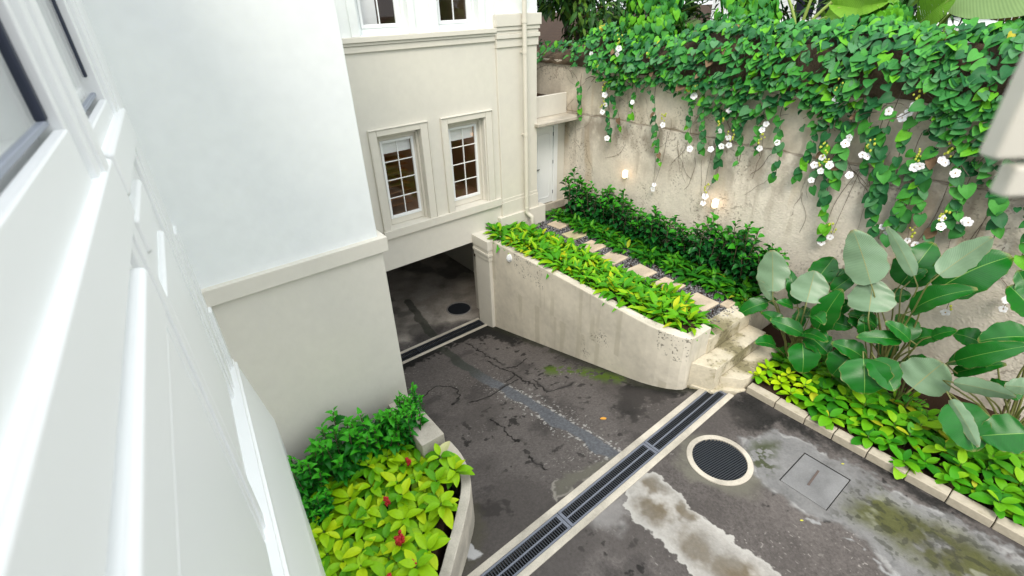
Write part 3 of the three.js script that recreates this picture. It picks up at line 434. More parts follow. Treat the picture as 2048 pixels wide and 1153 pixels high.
{
  M.bw = std(lin(0.78, 0.73, 0.655), 0.95, { map: bwMap, bumpMap: roughBump, bumpScale: 0.011 });
  M.bwU = std(lin(0.76, 0.70, 0.60), 0.9, { map: bwMap, bumpMap: plasterBump, bumpScale: 0.008 });
  const w = thing('boundary_wall', 'tall weathered rendered boundary wall behind the garden', 'wall');
  const shift = (g) => { const uv = g.attributes.uv; for (let i = 0; i < uv.count; i++) uv.setXY(i, uv.getX(i) + 14, uv.getY(i) + 0.5); return g; };
  part(w, 'lower_render', shift(box(WX, WX + 0.28, -1, 3.425, -16, 9)), M.bw);
  part(w, 'upper_render', shift(box(WX + 0.012, WX + 0.28, 3.43, 4.58, -16, 9)), M.bwU);
  part(w, 'coping', shift(box(WX - 0.015, WX + 0.3, 4.582, 4.64, -16, 9)), M.bwU);
  struct('neighbour_ground', box(WX + 0.28, 120, 3.2, 4.3, -60, 60), M.soil, 'higher planted ground beyond the boundary wall', 'ground');
  for (const [y, z, lb] of [[2.20, -7.72, 'glowing wall lamp nearer the side door'], [2.12, -5.24, 'glowing wall lamp nearer the garden steps']]) {
    const l = thing('wall_lamp', lb, 'lamp', [WX, y, z], 0, 'lamps on the boundary wall');
    part(l, 'back_plate', box(-0.02, -0.001, -0.1, 0.1, -0.06, 0.06, 0.006), M.whiteSmooth);
    part(l, 'lamp_shade', new THREE.CapsuleGeometry(0.058, 0.1, 6, 16).scale(1, 1, 1.05).translate(-0.07, 0.01, 0), std(lin(0.9, 0.85, 0.75), 0.4, { emissive: lin(1, 0.72, 0.42), emissiveIntensity: 0.9 }));
    const pl = new THREE.PointLight(0xffb870, 0.055, 0, 2); pl.position.set(-0.17, 0.02, 0); pl.castShadow = true; pl.shadow.radius = 3; l.add(pl);
    part(l, 'conduit', new THREE.CylinderGeometry(0.012, 0.012, 1.1, 8).translate(-0.012, -0.66, 0), M.retain);
  }
}

// ------------------------------------------------------------------ curved planter on the left
const rimOut = [[2.19, -4.6], [2.18, -4.3], [2.08, -3.97], [1.93, -3.75], [1.76, -3.58], [1.6, -3.42], [1.42, -3.26], [1.18, -3.04], [0.9, -2.86], [0.55, -2.7], [-0.3, -2.5]];
{
  const p = thing('curved_planter', 'curved concrete planter in front of the white wing', 'planter');
  const c = new THREE.CatmullRomCurve3(rimOut.map(([x, z]) => V(x, 0, z))), o = [], inn = [];
  for (let i = 0; i <= 40; i++) { const q = c.getPointAt(i / 40), t = c.getTangentAt(i / 40); o.push([q.x, q.z]); inn.push([q.x - (-t.z) * 0.13 * 1, q.z - t.x * 0.13]); }
  part(p, 'rim_wall', prism([...o, ...inn.reverse()], -0.7, 0.545, 0.01), M.concrete);
  part(p, 'end_block', box(1.84, 2.19, -1.0, 0.87, -5.52, -4.5, 0.014), M.concrete);
  part(p, 'soil', prism([[-0.35, -5.5], [1.86, -5.5], [2.08, -4.6], [2.05, -4.2], [1.7, -3.7], [1.2, -3.2], [0.5, -2.85], [-0.35, -2.6]], -0.4, 0.47, 0), M.soil);
}

// ------------------------------------------------------------------ near bay on the left, seen along its face
{
  const g = thing('white_bay_front', 'bright white window bay running close past the left edge', 'building', [0, 0, 0], -0.1024);
  const W = M.whiteSmooth, b = (x0, x1, y0, y1, u0, u1, r = 0.012) => box(x0, x1, y0, y1, -u1, -u0, r);
  const prof = (pts, u0, u1) => { const s = new THREE.Shape(pts.map((q) => new THREE.Vector2(...q))); return boxUV(new THREE.ExtrudeGeometry(s, { depth: u1 - u0, bevelEnabled: false }).translate(0, 0, -u1)); };
  part(g, 'wall', b(-1.0, -0.46, 2.0, 5.40, -3, 5.62), W);
  part(g, 'apron_panel', b(-0.5, -0.445, 5.30, 5.58, -3, 2.86), W); part(g, 'apron_panel', b(-0.5, -0.445, 5.24, 5.47, 3.3, 4.72), W);
  part(g, 'base', prof([[-1, -0.6], [-0.172, -0.6], [-0.182, 1.5], [-0.205, 1.62], [-0.31, 2.28], [-0.335, 2.42], [-0.335, 2.5], [-0.36, 2.52], [-0.36, 2.56], [-1, 2.56]], -3, 5.6), W);
  // posts between the lights
  part(g, 'post', merge(b(-0.9, -0.425, 2.5, 7.6, 2.94, 3.3), b(-0.9, -0.455, 2.5, 7.6, 2.87, 2.94), b(-0.9, -0.405, 2.5, 7.6, 3.05, 3.2)), W);
  part(g, 'post', merge(b(-0.9, -0.425, 2.5, 7.6, 4.80, 5.55), b(-0.9, -0.455, 2.5, 7.6, 4.73, 4.80), b(-0.9, -0.41, 2.5, 7.6, 4.95, 5.2), b(-0.9, -0.4, 2.5, 4.2, 5.3, 5.56), b(-0.9, -0.37, 2.5, 3.3, 5.35, 5.57)), W);
  // stepped mouldings under each light
  part(g, 'sill_moulding', b(-0.5, -0.40, 5.02, 5.34, -3, 3.36, 0.02), W); part(g, 'sill_moulding', b(-0.5, -0.39, 5.10, 5.36, 3.4, 5.1, 0.03), W);
  part(g, 'sill_moulding', b(-0.5, -0.365, 4.7, 4.98, -3, 2.68, 0.03), W); part(g, 'sill_moulding', b(-0.5, -0.405, 4.75, 4.98, 3.4, 4.35, 0.03), W);
  part(g, 'panel', b(-0.5, -0.385, 2.9, 4.66, -3, 2.62, 0.02), W); part(g, 'panel', b(-0.5, -0.42, 2.9, 4.5, 3.35, 4.6, 0.03), W);
  { const gm = std(lin(0.015, 0.022, 0.045), 0.5); part(g, 'gasket', b(-0.53, -0.49, 5.62, 7.6, 2.80, 2.86), gm); part(g, 'gasket', b(-0.53, -0.50, 5.62, 7.6, 4.68, 4.725), gm); }
  { const tm = std(lin(0.26, 0.29, 0.35), 0.5); part(g, 'sill_trim', b(-0.53, -0.497, 5.60, 5.625, -3, 2.86, 0.004), tm); part(g, 'sill_trim', b(-0.53, -0.497, 5.495, 5.52, 3.3, 4.72, 0.004), tm); }
  for (const [u0, u1, y] of [[-3, 2.82, 5.62], [3.32, 4.69, 5.52]]) part(g, 'pane', new THREE.PlaneGeometry(u1 - u0, 7.6 - y).rotateY(Math.PI / 2).translate(-0.51, (7.6 + y) / 2, -(u0 + u1) / 2), M.glass);
  const room = std(lin(0.74, 0.8, 0.76), 0.8);
  part(g, 'room', merge(b(-3.5, -0.56, 4.7, 4.8, -3, 5.5), b(-3.5, -3.4, 4.8, 7.6, -3, 5.5), b(-3.4, -0.56, 4.8, 7.6, 5.45, 5.55), b(-3.4, -0.56, 7.6, 7.7, -3, 5.5), b(-3.4, -0.56, 4.8, 7.6, -3.1, -3)), room);
  part(g, 'inner_sill', b(-0.95, -0.56, 5.5, 5.56, -3, 5.4), M.whiteSmooth);
  part(g, 'inner_mullion', merge(b(-0.7, -0.6, 5.56, 7.6, 1.9, 2.0), b(-0.7, -0.6, 5.56, 7.6, 0.6, 0.7)), M.whiteSmooth);
  part(g, 'lintel', b(-1.0, -0.42, 7.6, 7.9, -3, 5.6), W);
}
{
  const g = thing('cream_shutter', 'out of focus cream shutter corner at the right edge, close to the camera', 'shutter', [1.257, 5.72, -0.172], Math.atan2(-0.61, 0.79));
  part(g, 'panel', box(0, 0.7, 0, 1.4, -0.03, 0.012), M.creamTrim);
  part(g, 'stile', box(0.052, 0.12, -0.075, -0.014, -0.028, 0.01), M.creamTrim);
  part(g, 'rail', box(0.121, 0.7, -0.075, -0.002, -0.026, 0.008), M.creamTrim);
}

// ------------------------------------------------------------------ leaves
// a blade from base (origin) to tip (+z), upper face +y; cols points across, n stations along
function blade({ L = 1, W = 0.5, prof, n = 6, cols = 3, fold = 0.15, droop = 0.3, wav = 0, notch = 0, seedv = 0 }) {
  const pos = [], uv = [], idx = [], half = (cols - 1) / 2;
  for (let i = 0; i <= n; i++) {
    const t = i / n, w = W * 0.5 * prof(t);
    for (let j = 0; j < cols; j++) {
      const s = (j - half) / half, wv = wav * Math.sin(t * 9 + s * 2 + seedv) * Math.abs(s) * W;
      const z = t * L - notch * L * Math.abs(s) * Math.max(0, 1 - t * 3), y = Math.abs(s) * w * fold * 2 - droop * L * t * t + wv;
      pos.push(s * w, y, z * (1 - 0.25 * droop * t)); uv.push((s + 1) / 2, t);
    }
  }
  for (let i = 0; i < n; i++) for (let j = 0; j < cols - 1; j++) { const a = i * cols + j, b = a + 1, c = a + cols, d = c + 1; idx.push(a, c, b, b, c, d); }
  const g = new THREE.BufferGeometry(); g.setAttribute('position', new THREE.Float32BufferAttribute(pos, 3)); g.setAttribute('uv', new THREE.Float32BufferAttribute(uv, 2)); g.setIndex(idx); g.computeVertexNormals(); return g;
}
const heart = (t) => t < 0.16 ? 0.62 + t * 2.3 : 0.99 * Math.pow(Math.max(0, 1 - Math.pow((t - 0.16) / 0.84, 1.75)), 0.9) + 0.012;
const oval = (t) => 0.04 + 0.96 * Math.pow(Math.max(0, Math.sin(Math.PI * Math.pow(t * 0.985 + 0.01, 0.92))), 0.68);
const lance = (t) => 0.06 + 0.94 * Math.pow(Math.sin(Math.PI * Math.pow(t * 0.985 + 0.005, 0.8)), 1.1);
const paddle = (t) => 0.03 + 0.97 * Math.pow(Math.max(0, Math.sin(Math.PI * Math.pow(t * 0.98 + 0.012, 0.72))), 0.6);
const lobed = (t) => (t < 0.1 ? 0.55 + 3.5 * t : 0.95 * Math.pow(1 - (t - 0.1) / 0.9, 0.8)) * (0.86 + 0.16 * Math.cos(t * 26)) + 0.02;
const vein = (nv, str, w0 = 0.03) => tex(64, 128, (u, v) => { const s = Math.abs(u - 0.5) * 2, mid = ss(w0 * 2, w0 * 0.6, s); const q = ((v - s * 0.28) * nv) % 1, sv = ss(0.16, 0.02, Math.min((q + 1) % 1, 1 - (q + 1) % 1)) * 0.45; const m = 0.9 + 0.16 * (fbm(u * 6, v * 9, 3) - 0.5) + str * Math.max(mid, sv); return [m, m * 1.0, m * 0.95]; });
const veinA = vein(7, 0.22), veinB = vein(14, 0.16, 0.02), veinC = vein(6, 0.1);
veinA.wrapS = veinA.wrapT = veinB.wrapS = veinB.wrapT = veinC.wrapS = veinC.wrapT = THREE.ClampToEdgeWrapping;
const leafM = (c, rough = 0.5, map = veinA, tr = 0) => tr ? new THREE.MeshPhysicalMaterial({ color: c, roughness: rough, map, side: THREE.DoubleSide, transmission: tr, thickness: 0, specularIntensity: 0.6 }) : new THREE.MeshPhysicalMaterial({ color: c, roughness: rough, map, side: THREE.DoubleSide, specularIntensity: 0.32 });

// place copies of blade geometries as merged geometry
function scatter(geos, mats) { return merge(mats.map((m, i) => geos[i % geos.length].clone().applyMatrix4(m))); }
const UP = V(0, 1, 0);
const jit = (v, a) => V(v.x + rr(-a, a), v.y + rr(-a, a), v.z + rr(-a, a)).normalize();

// ------------------------------------------------------------------ strips of arching leaves on both sides of the path
const lanceG = [0, 1, 2].map((k) => blade({ L: 1, W: 0.33 + 0.04 * k, prof: lance, n: 5, fold: 0.22, droop: 0.35 + 0.15 * k, wav: 0.03, seedv: k }));
const stripM = [leafM(lin(0.05, 0.25, 0.006), 0.42), leafM(lin(0.105, 0.35, 0.006), 0.45), leafM(lin(0.24, 0.45, 0.007), 0.45), leafM(lin(0.42, 0.48, 0.012), 0.5)];
const darkStripM = [leafM(lin(0.018, 0.135, 0.01), 0.38), leafM(lin(0.035, 0.2, 0.01), 0.4), leafM(lin(0.075, 0.28, 0.01), 0.42), leafM(lin(0.28, 0.33, 0.02), 0.5)];
function clumpGeo(n, spread) {
  const ms = [];
  for (let i = 0; i < n; i++) {
    const a = i * 2.4 + rr(-0.4, 0.4), el = n === 1 ? 0.55 : lerp(1.25, 0.25, Math.sqrt(i / n)) + rr(-0.12, 0.12), d = V(Math.cos(a) * Math.cos(el), Math.sin(el), Math.sin(a) * Math.cos(el));
    const r = rr(0, 0.05), st = rr(0.05, 0.13), s = rr(0.16, 0.26) * spread; const p = V(Math.cos(a) * r, 0, Math.sin(a) * r).addScaledVector(d, st);
    ms.push(basisM(p, d, V(-d.x * 0.6, 1, -d.z * 0.6), s, rr(-0.4, 0.4)));
  }
  return scatter(lanceG, ms);
}
const clumps = [0, 1, 2, 3].map(() => [clumpGeo(17, 1), clumpGeo(5, 1.02), clumpGeo(1, 1.0)]);
function clump(name, x, y, z, s, mats, yel, label, group) {
  const t = thing(name, label, 'plant', [x, y, z], rr(0, 6.28), group), v = pick(clumps); t.scale.setScalar(s);
  part(t, 'foliage', v[0], mats[rnd() < 0.55 ? 0 : 1]); part(t, 'foliage', v[1], mats[2]); if (rnd() < yel) for (let q = 0; q < 2; q++) { const m = part(t, 'yellow_leaf', v[2], mats[3]); m.rotation.set(rr(-0.3, 0.3), rr(0, 6), rr(-0.3, 0.3)); }
  return t;
}
for (let z = -9.25; z < -3.66; z += 0.26) {
  const xr = z < -8.4 ? 7.55 : z > -4.3 ? lerp(7.28, 7.1, ss(-4.3, -3.75, z)) : lerp(7.52, 7.34, ss(-8, -5, z));
  const xl = z > -4.3 ? lerp(6.74, 6.86, ss(-4.3, -3.75, z)) : 6.74;
  for (let x = xl - 0.16; x <= xr + 0.01; x += 0.25) clump('arching_leaf_plant', x + rr(-0.05, 0.08), x < xl + 0.05 ? 0.98 : 0.82, z + rr(-0.09, 0.09), rr(1.15, 1.45), stripM, 0.55, 'arching yellow-green leaved plant in the strip along the retaining wall', 'plants along the retaining wall');
}
for (let z = -9.3; z < -3.55; z += 0.27) for (let x = lerp(8.74, 8.58, ss(-8.2, -5.5, z)); x <= 9.1; x += 0.28) clump('broad_leaf_plant', x + rr(-0.08, 0.08), 0.78, z + rr(-0.09, 0.09), rr(1.05, 1.35), darkStripM, x < 8.65 ? 0.5 : 0.1, 'dark green leafy plant in the strip below the wall shrubs', 'plants below the boundary wall');

// ------------------------------------------------------------------ shrubs
const shrubLeaf = [0, 1].map((k) => blade({ L: 1, W: 0.72, prof: oval, n: 4, fold: 0.22 + 0.1 * k, droop: 0.3, notch: 0 }));
const hibLeaf = [0, 1].map((k) => blade({ L: 1, W: 0.92, prof: lobed, n: 9, fold: 0.16, droop: 0.35 + 0.15 * k, notch: 0.12 }));
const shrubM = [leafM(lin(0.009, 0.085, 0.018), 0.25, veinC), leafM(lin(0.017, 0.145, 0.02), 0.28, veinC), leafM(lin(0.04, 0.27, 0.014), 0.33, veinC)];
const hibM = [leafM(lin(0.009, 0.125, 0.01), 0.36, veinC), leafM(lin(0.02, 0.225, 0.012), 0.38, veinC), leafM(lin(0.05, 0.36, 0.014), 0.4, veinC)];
function shrubGeo(h, r, nb, leafS, geos, lpb) { // upright branches, leaves all along them
  const stems = [], inner = [], mid = [], top = [];
  for (let b = 0; b < nb; b++) {
    const a = b * 2.4 + rr(-0.5, 0.5), rad = r * Math.sqrt((b + 0.5) / nb), hh = h * rr(0.62, 1) * (1 - 0.25 * (rad / r)), p0 = V(Math.cos(a) * rad * 0.3, 0, Math.sin(a) * rad * 0.3), p1 = V(Math.cos(a) * rad * 0.85, hh * 0.55, Math.sin(a) * rad * 0.85), p2 = V(Math.cos(a) * rad + rr(-0.06, 0.06), hh, Math.sin(a) * rad + rr(-0.06, 0.06));
    const c = new THREE.CatmullRomCurve3([p0, p1, p2]); stems.push(tube([p0, p1, p2], 0.008, 6, 5));
    for (let i = 0; i < lpb; i++) {
      const t = lerp(0.12, 1, Math.pow(i / (lpb - 1), 0.85)), q = c.getPointAt(t), az = i * 2.4 + rr(-0.4, 0.4), el = lerp(0.05, 0.75, Math.pow(t, 3)) + rr(-0.25, 0.25), d = V(Math.cos(az) * Math.cos(el), Math.sin(el), Math.sin(az) * Math.cos(el));
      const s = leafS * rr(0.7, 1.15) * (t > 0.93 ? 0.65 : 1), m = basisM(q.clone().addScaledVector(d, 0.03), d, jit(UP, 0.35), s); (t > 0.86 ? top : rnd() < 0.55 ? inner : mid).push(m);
    }
  }
  return { stem: merge(stems), sets: [inner, mid, top].map((m) => scatter(geos, m)) };
}
const wallShrubs = [0, 1, 2].map((k) => shrubGeo(1, 0.34, 10 + k, 0.165, shrubLeaf, 19));
const shrubAt = [[9.12, -8.95, 1.3], [9.2, -8.45, 0.98], [9.25, -7.95, 1.05], [9.15, -7.35, 1.12], [9.22, -6.88, 0.75], [9.1, -6.35, 1.02], [9.16, -5.8, 0.92], [9.22, -5.42, 0.62], [9.1, -4.95, 1.2], [9.38, -4.5, 1.12], [9.12, -4.2, 1.22], [9.2, -3.72, 1.0]];
shrubAt.forEach(([x, z, h], i) => {
  const s = wallShrubs[i % 3], t = thing('evergreen_shrub', ['dark glossy shrub beside the side door', 'second glossy shrub from the side door', 'third glossy shrub from the side door', 'glossy shrub under the far wall lamp', 'fifth glossy shrub from the side door', 'glossy shrub midway along the boundary wall', 'seventh glossy shrub from the side door', 'low glossy shrub left of the near wall lamp', 'tall glossy shrub below the near wall lamp', 'slim glossy shrub against the wall right of the near lamp', 'eleventh glossy shrub from the side door', 'glossy shrub at the end by the big paddle leaves'][i], 'shrub', [x, 0.78, z], rr(0, 6), 'shrubs along the boundary wall');
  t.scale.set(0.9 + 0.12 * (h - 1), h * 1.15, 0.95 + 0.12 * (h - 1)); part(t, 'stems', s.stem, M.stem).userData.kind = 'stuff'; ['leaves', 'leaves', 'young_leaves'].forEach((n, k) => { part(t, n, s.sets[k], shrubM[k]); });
});
const hib = [0, 1].map((k) => shrubGeo(1, 0.40, 13 + k, 0.15, hibLeaf, 26));
[[0.42, -4.98, 1.05, 0.7, 'small lobed leaf shrub close to the white bay'], [0.38, -4.55, 0.62, 0.55, 'low lobed leaf shrub tucked against the white bay'], [0.98, -5.05, 1.22, 0.9, 'large lobed leaf shrub against the cream wall'], [1.42, -5.02, 1.0, 0.85, 'middle lobed leaf shrub against the cream wall'], [1.78, -4.92, 1.15, 0.72, 'tall lobed leaf shrub beside the planter end block'], [2.05, -5.15, 0.92, 0.45, 'lobed leaf shrub leaning over the planter end block']].forEach(([x, z, h, w, lb], i) => {
  const s = hib[i % 2], t = thing('hibiscus_shrub', lb, 'shrub', [x, i === 5 ? 0.5 : 0.44, z], i * 1.7, 'shrubs in the curved planter');
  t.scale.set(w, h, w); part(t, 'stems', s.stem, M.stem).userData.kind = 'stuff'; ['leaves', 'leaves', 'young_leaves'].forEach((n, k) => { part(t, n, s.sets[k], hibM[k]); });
});

// ------------------------------------------------------------------ rosettes in the planter and the right border, every leaf a part
const roseG = [0, 1, 2].map((k) => blade({ L: 1, W: 0.44 + 0.05 * k, prof: oval, n: 6, cols: 5, fold: 0.16, droop: 0.22 + 0.16 * k, wav: 0.02, seedv: k * 2 }));
const coverG = [0, 1, 2].map((k) => blade({ L: 1, W: 0.50 + 0.05 * k, prof: (t) => 0.04 + 0.96 * Math.pow(Math.max(0, Math.sin(Math.PI * (t * 0.985 + 0.01))), 0.55), n: 7, cols: 5, fold: 0.07, droop: 0.12 + 0.14 * k, wav: 0.025, seedv: k * 2 + 1 }));
const limeM = [leafM(lin(0.27, 0.5, 0.005), 0.42, veinB), leafM(lin(0.19, 0.43, 0.005), 0.42, veinB), leafM(lin(0.40, 0.57, 0.008), 0.45, veinB), leafM(lin(0.09, 0.31, 0.006), 0.42, veinB), leafM(lin(0.55, 0.55, 0.28), 0.55, veinB)];
const midM = [leafM(lin(0.05, 0.26, 0.007), 0.42, veinB), leafM(lin(0.1, 0.33, 0.007), 0.42, veinB), leafM(lin(0.022, 0.17, 0.008), 0.4, veinB), leafM(lin(0.19, 0.41, 0.008), 0.45, veinB), leafM(lin(0.40, 0.46, 0.02), 0.5, veinB)];
function rosette(name, pos, n, size, h, mats, wts, label, group, geos = roseG) {
  const t = thing(name, label, 'plant', pos, rr(0, 6.28), group); part(t, 'stem', tube([V(0, -0.02, 0), V(rr(-0.02, 0.02), h * 0.5, rr(-0.02, 0.02)), V(0, h, 0)], 0.008, 5, 5), M.greenStem);
  for (let i = 0; i < n; i++) {
    const k = i / n, a = i * 2.4 + rr(-0.25, 0.25), el = lerp(0.85, -0.05, Math.pow(k, 0.6)) + rr(-0.15, 0.15), d = V(Math.cos(a) * Math.cos(el), Math.sin(el), Math.sin(a) * Math.cos(el));
    let q = rnd(), mi = 0; while (mi < wts.length - 1 && (q -= wts[mi]) > 0) mi++;
    const m = part(t, 'leaf', pick(geos), mats[mi]); basisM(V(d.x * 0.02, h * lerp(1, 0.55, k), d.z * 0.02), d, V(-d.x * 0.5 + rr(-0.2, 0.2), 1, -d.z * 0.5 + rr(-0.2, 0.2)), size * rr(0.78, 1.12) * lerp(0.72, 1, ss(0, 0.3, k))).decompose(m.position, m.quaternion, m.scale);
  }
  return t;
}
{
  const pts = []; const innerP = [[0.1, -4.85], [1.75, -4.85], [2.1, -4.5], [2.11, -4.15], [1.9, -3.79], [1.57, -3.48], [1.18, -3.18], [0.6, -2.9], [0.0, -2.75]];
  for (let z = -4.78; z < -2.7; z += 0.24) for (let x = 0.12 + ((Math.round(z / 0.24) % 2) ? 0.13 : 0); x < 2.12; x += 0.26) { const a = x + rr(-0.07, 0.07), b = z + rr(-0.07, 0.07); if (sd(innerP, a, b) < 0.03) pts.push([a, b]); }
  pts.forEach(([x, z]) => rosette('lime_leaf_plant', [x, sd(innerP, x, z) > -0.15 && x > 0.9 ? 0.54 : 0.46, z], 11, 0.25, rr(0.13, 0.27), limeM, [0.36, 0.27, 0.15, 0.21, 0.01], 'lime green rosette plant in the curved planter', 'lime plants in the curved planter'));
  const red = std(lin(0.42, 0.012, 0.018), 0.6);
  [[1.12, -4.12], [1.62, -4.5], [1.0, -3.55], [0.72, -3.25], [1.0, -3.2]].forEach(([x, z], i) => {
    const t = thing('red_flower_spike', ['red flower spike among the lime leaves near the middle of the planter', 'red flower spike near the planter end block', 'largest red flower spike in the lime leaves', 'red flower spike at the bottom near the white bay', 'red flower spike at the bottom near the planter rim', 'small red flower spike by the ramp corner of the planter'][i], 'flower', [x, 0.5, z], 0, 'red flowers in the planter');
    part(t, 'stalk', new THREE.CylinderGeometry(0.006, 0.006, 0.2, 6).translate(0, 0.1, 0), M.greenStem); const fl = []; const s = i === 2 ? 1.25 : i === 5 ? 0.6 : 0.85;
    for (let k = 0; k < 26; k++) fl.push(new THREE.IcosahedronGeometry(0.017 * s, 0).scale(1, 1.5, 1).rotateZ(rr(-0.6, 0.6)).translate(rr(-0.03, 0.03) * s, 0.2 + k * 0.0045 * s, rr(-0.03, 0.03) * s)); part(t, 'bloom', merge(fl.map(boxUV2)), red);
  });
}
function boxUV2(g) { return boxUV(g); }
for (let z = -2.62; z < 1.35; z += 0.27) for (let x = 7.36 + ((Math.round(z / 0.27) % 2) ? 0.13 : 0); x < 8.75; x += 0.29) {
  const X = x + rr(-0.08, 0.08), Z = z + rr(-0.08, 0.08), lime = Z < -1.95 && X < 7.95, near = X < 7.6;
  rosette(lime ? 'lime_border_plant' : 'border_plant', [X, 0.06, Z], 10, lime ? 0.19 : rr(0.2, 0.31), (near ? rr(0.1, 0.2) : rr(0.14, 0.34)), lime ? limeM : midM, lime ? [0.3, 0.25, 0.3, 0.15, 0] : [0.32, 0.29, 0.2, 0.15, 0.04], lime ? 'yellow-green leafy plant beside the garden steps' : 'green oval leaved ground plant in the right border', lime ? 'yellow plants by the steps' : 'ground plants in the right border', coverG);
}

// ------------------------------------------------------------------ large paddle-leaved plants
const LV = [[8.30, 1.36, -3.16, 8.50, 1.99, -3.42, 0.54, 1, 'A'], [8.20, 1.46, -2.55, 8.50, 1.88, -2.67, 0.59, 1, 'A'], [8.70, 1.61, -2.68, 9.00, 2.00, -2.61, 0.35, 0, 'A'], [8.60, 1.61, -2.36, 8.90, 1.93, -2.17, 0.21, 0, 'A'], [8.80, 1.55, -2.44, 8.90, 1.90, -2.39, 0.29, 0, 'A'], [8.30, 1.00, -2.29, 8.40, 1.76, -2.19, 0.34, 0, 'A'], [8.50, 1.19, -2.78, 8.60, 1.70, -3.10, 0.21, 0, 'A'], [8.30, 1.19, -3.14, 8.20, 1.52, -3.39, 0.15, 1, 'A'], [8.40, 1.05, -3.23, 8.10, 0.78, -3.55, 0.25, 0, 'A'], [8.10, 0.93, -2.44, 7.90, 1.06, -2.90, 0.23, 0, 'A'], [8.10, 0.91, -2.45, 7.90, 1.12, -2.03, 0.2, 0, 'A'], [8.00, 0.81, -2.36, 7.80, 0.44, -2.16, 0.40, 0, 'A'], [8.20, 0.88, -2.37, 8.10, 0.78, -1.99, 0.37, 0, 'A'], [8.50, 1.10, -2.25, 8.50, 1.16, -1.89, 0.29, 0, 'A'], [8.70, 1.12, -2.34, 8.70, 1.49, -2.05, 0.24, 0, 'A'], [8.30, 1.22, -2.77, 8.10, 1.32, -2.96, 0.16, 0, 'A'], [8.40, 0.80, -2.65, 8.50, 1.13, -2.70, 0.19, 0, 'A'],
  [8.40, 2.05, -1.83, 8.70, 2.66, -2.36, 0.59, 1, 'B'], [8.20, 1.70, -1.68, 8.50, 2.08, -1.85, 0.63, 1, 'B'], [8.90, 1.81, -2.03, 9.10, 2.20, -2.42, 0.25, 0, 'B'], [8.50, 1.24, -1.74, 8.60, 1.49, -1.90, 0.31, 0, 'B'], [8.50, 2.34, -1.39, 8.80, 2.82, -1.96, 0.22, 1, 'B'], [8.80, 2.01, -1.55, 9.10, 2.65, -1.43, 0.45, 0, 'B'], [8.30, 2.55, -1.10, 8.60, 3.10, -0.81, 0.37, 1, 'B'], [8.80, 2.10, -1.12, 9.10, 2.76, -0.61, 0.60, 0, 'B'], [8.50, 1.79, -1.25, 8.50, 2.41, -0.75, 0.30, 0, 'B'], [8.80, 1.75, -1.62, 8.90, 1.85, -1.40, 0.20, 0, 'B'], [8.70, 2.15, -1.44, 8.80, 2.36, -1.34, 0.16, 0, 'B'], [8.30, 1.44, -1.09, 8.20, 1.64, -1.42, 0.2, 0, 'B'], [8.40, 1.56, -0.89, 8.40, 1.79, -0.68, 0.17, 0, 'B'], [8.30, 1.39, -1.18, 8.00, 1.35, -1.62, 0.2, 0, 'B'], [8.40, 1.16, -1.65, 8.40, 1.48, -1.77, 0.17, 0, 'B'], [8.20, 0.89, -1.50, 8.00, 1.07, -1.92, 0.28, 0, 'B'], [8.10, 0.92, -1.65, 7.90, 0.58, -1.76, 0.40, 0, 'B'], [7.90, 1.07, -1.46, 7.70, 0.67, -1.25, 0.55, 0, 'B'], [8.00, 1.09, -1.34, 7.80, 0.87, -0.97, 0.36, 0, 'B'],
  [8.00, 0.88, -0.78, 8.20, 1.33, -0.63, 0.64, 1, 'C'],
  [8.60, 1.96, 0.02, 8.40, 1.79, -0.38, 0.36, 0, 'D'], [8.30, 1.39, -0.52, 8.30, 1.96, 0.01, 0.26, 0, 'D'], [8.70, 1.59, -0.39, 8.70, 1.59, -0.70, 0.25, 0, 'D'], [8.40, 1.13, -0.48, 8.40, 1.55, -0.09, 0.17, 0, 'D'], [8.00, 1.23, -0.41, 7.90, 1.45, 0.17, 0.24, 1, 'D'], [8.80, 2.18, -0.05, 8.90, 2.43, -0.42, 0.38, 0, 'D'], [9.00, 2.25, -0.1, 9.00, 2.62, -0.42, 0.24, 0, 'D'], [7.90, 0.98, -0.31, 7.70, 0.60, 0.10, 0.46, 0, 'D'], [7.86, 1.05, -0.34, 7.64, 0.73, 0.10, 0.2, 1, 'D'], [8.00, 0.94, 0.45, 7.80, 0.77, 0.12, 0.42, 0, 'D'], [8.60, 1.02, -0.08, 8.60, 1.14, 0.10, 0.2, 0, 'D'], [8.30, 1.43, 0.3, 8.20, 1.38, 0.06, 0.24, 1, 'D']];
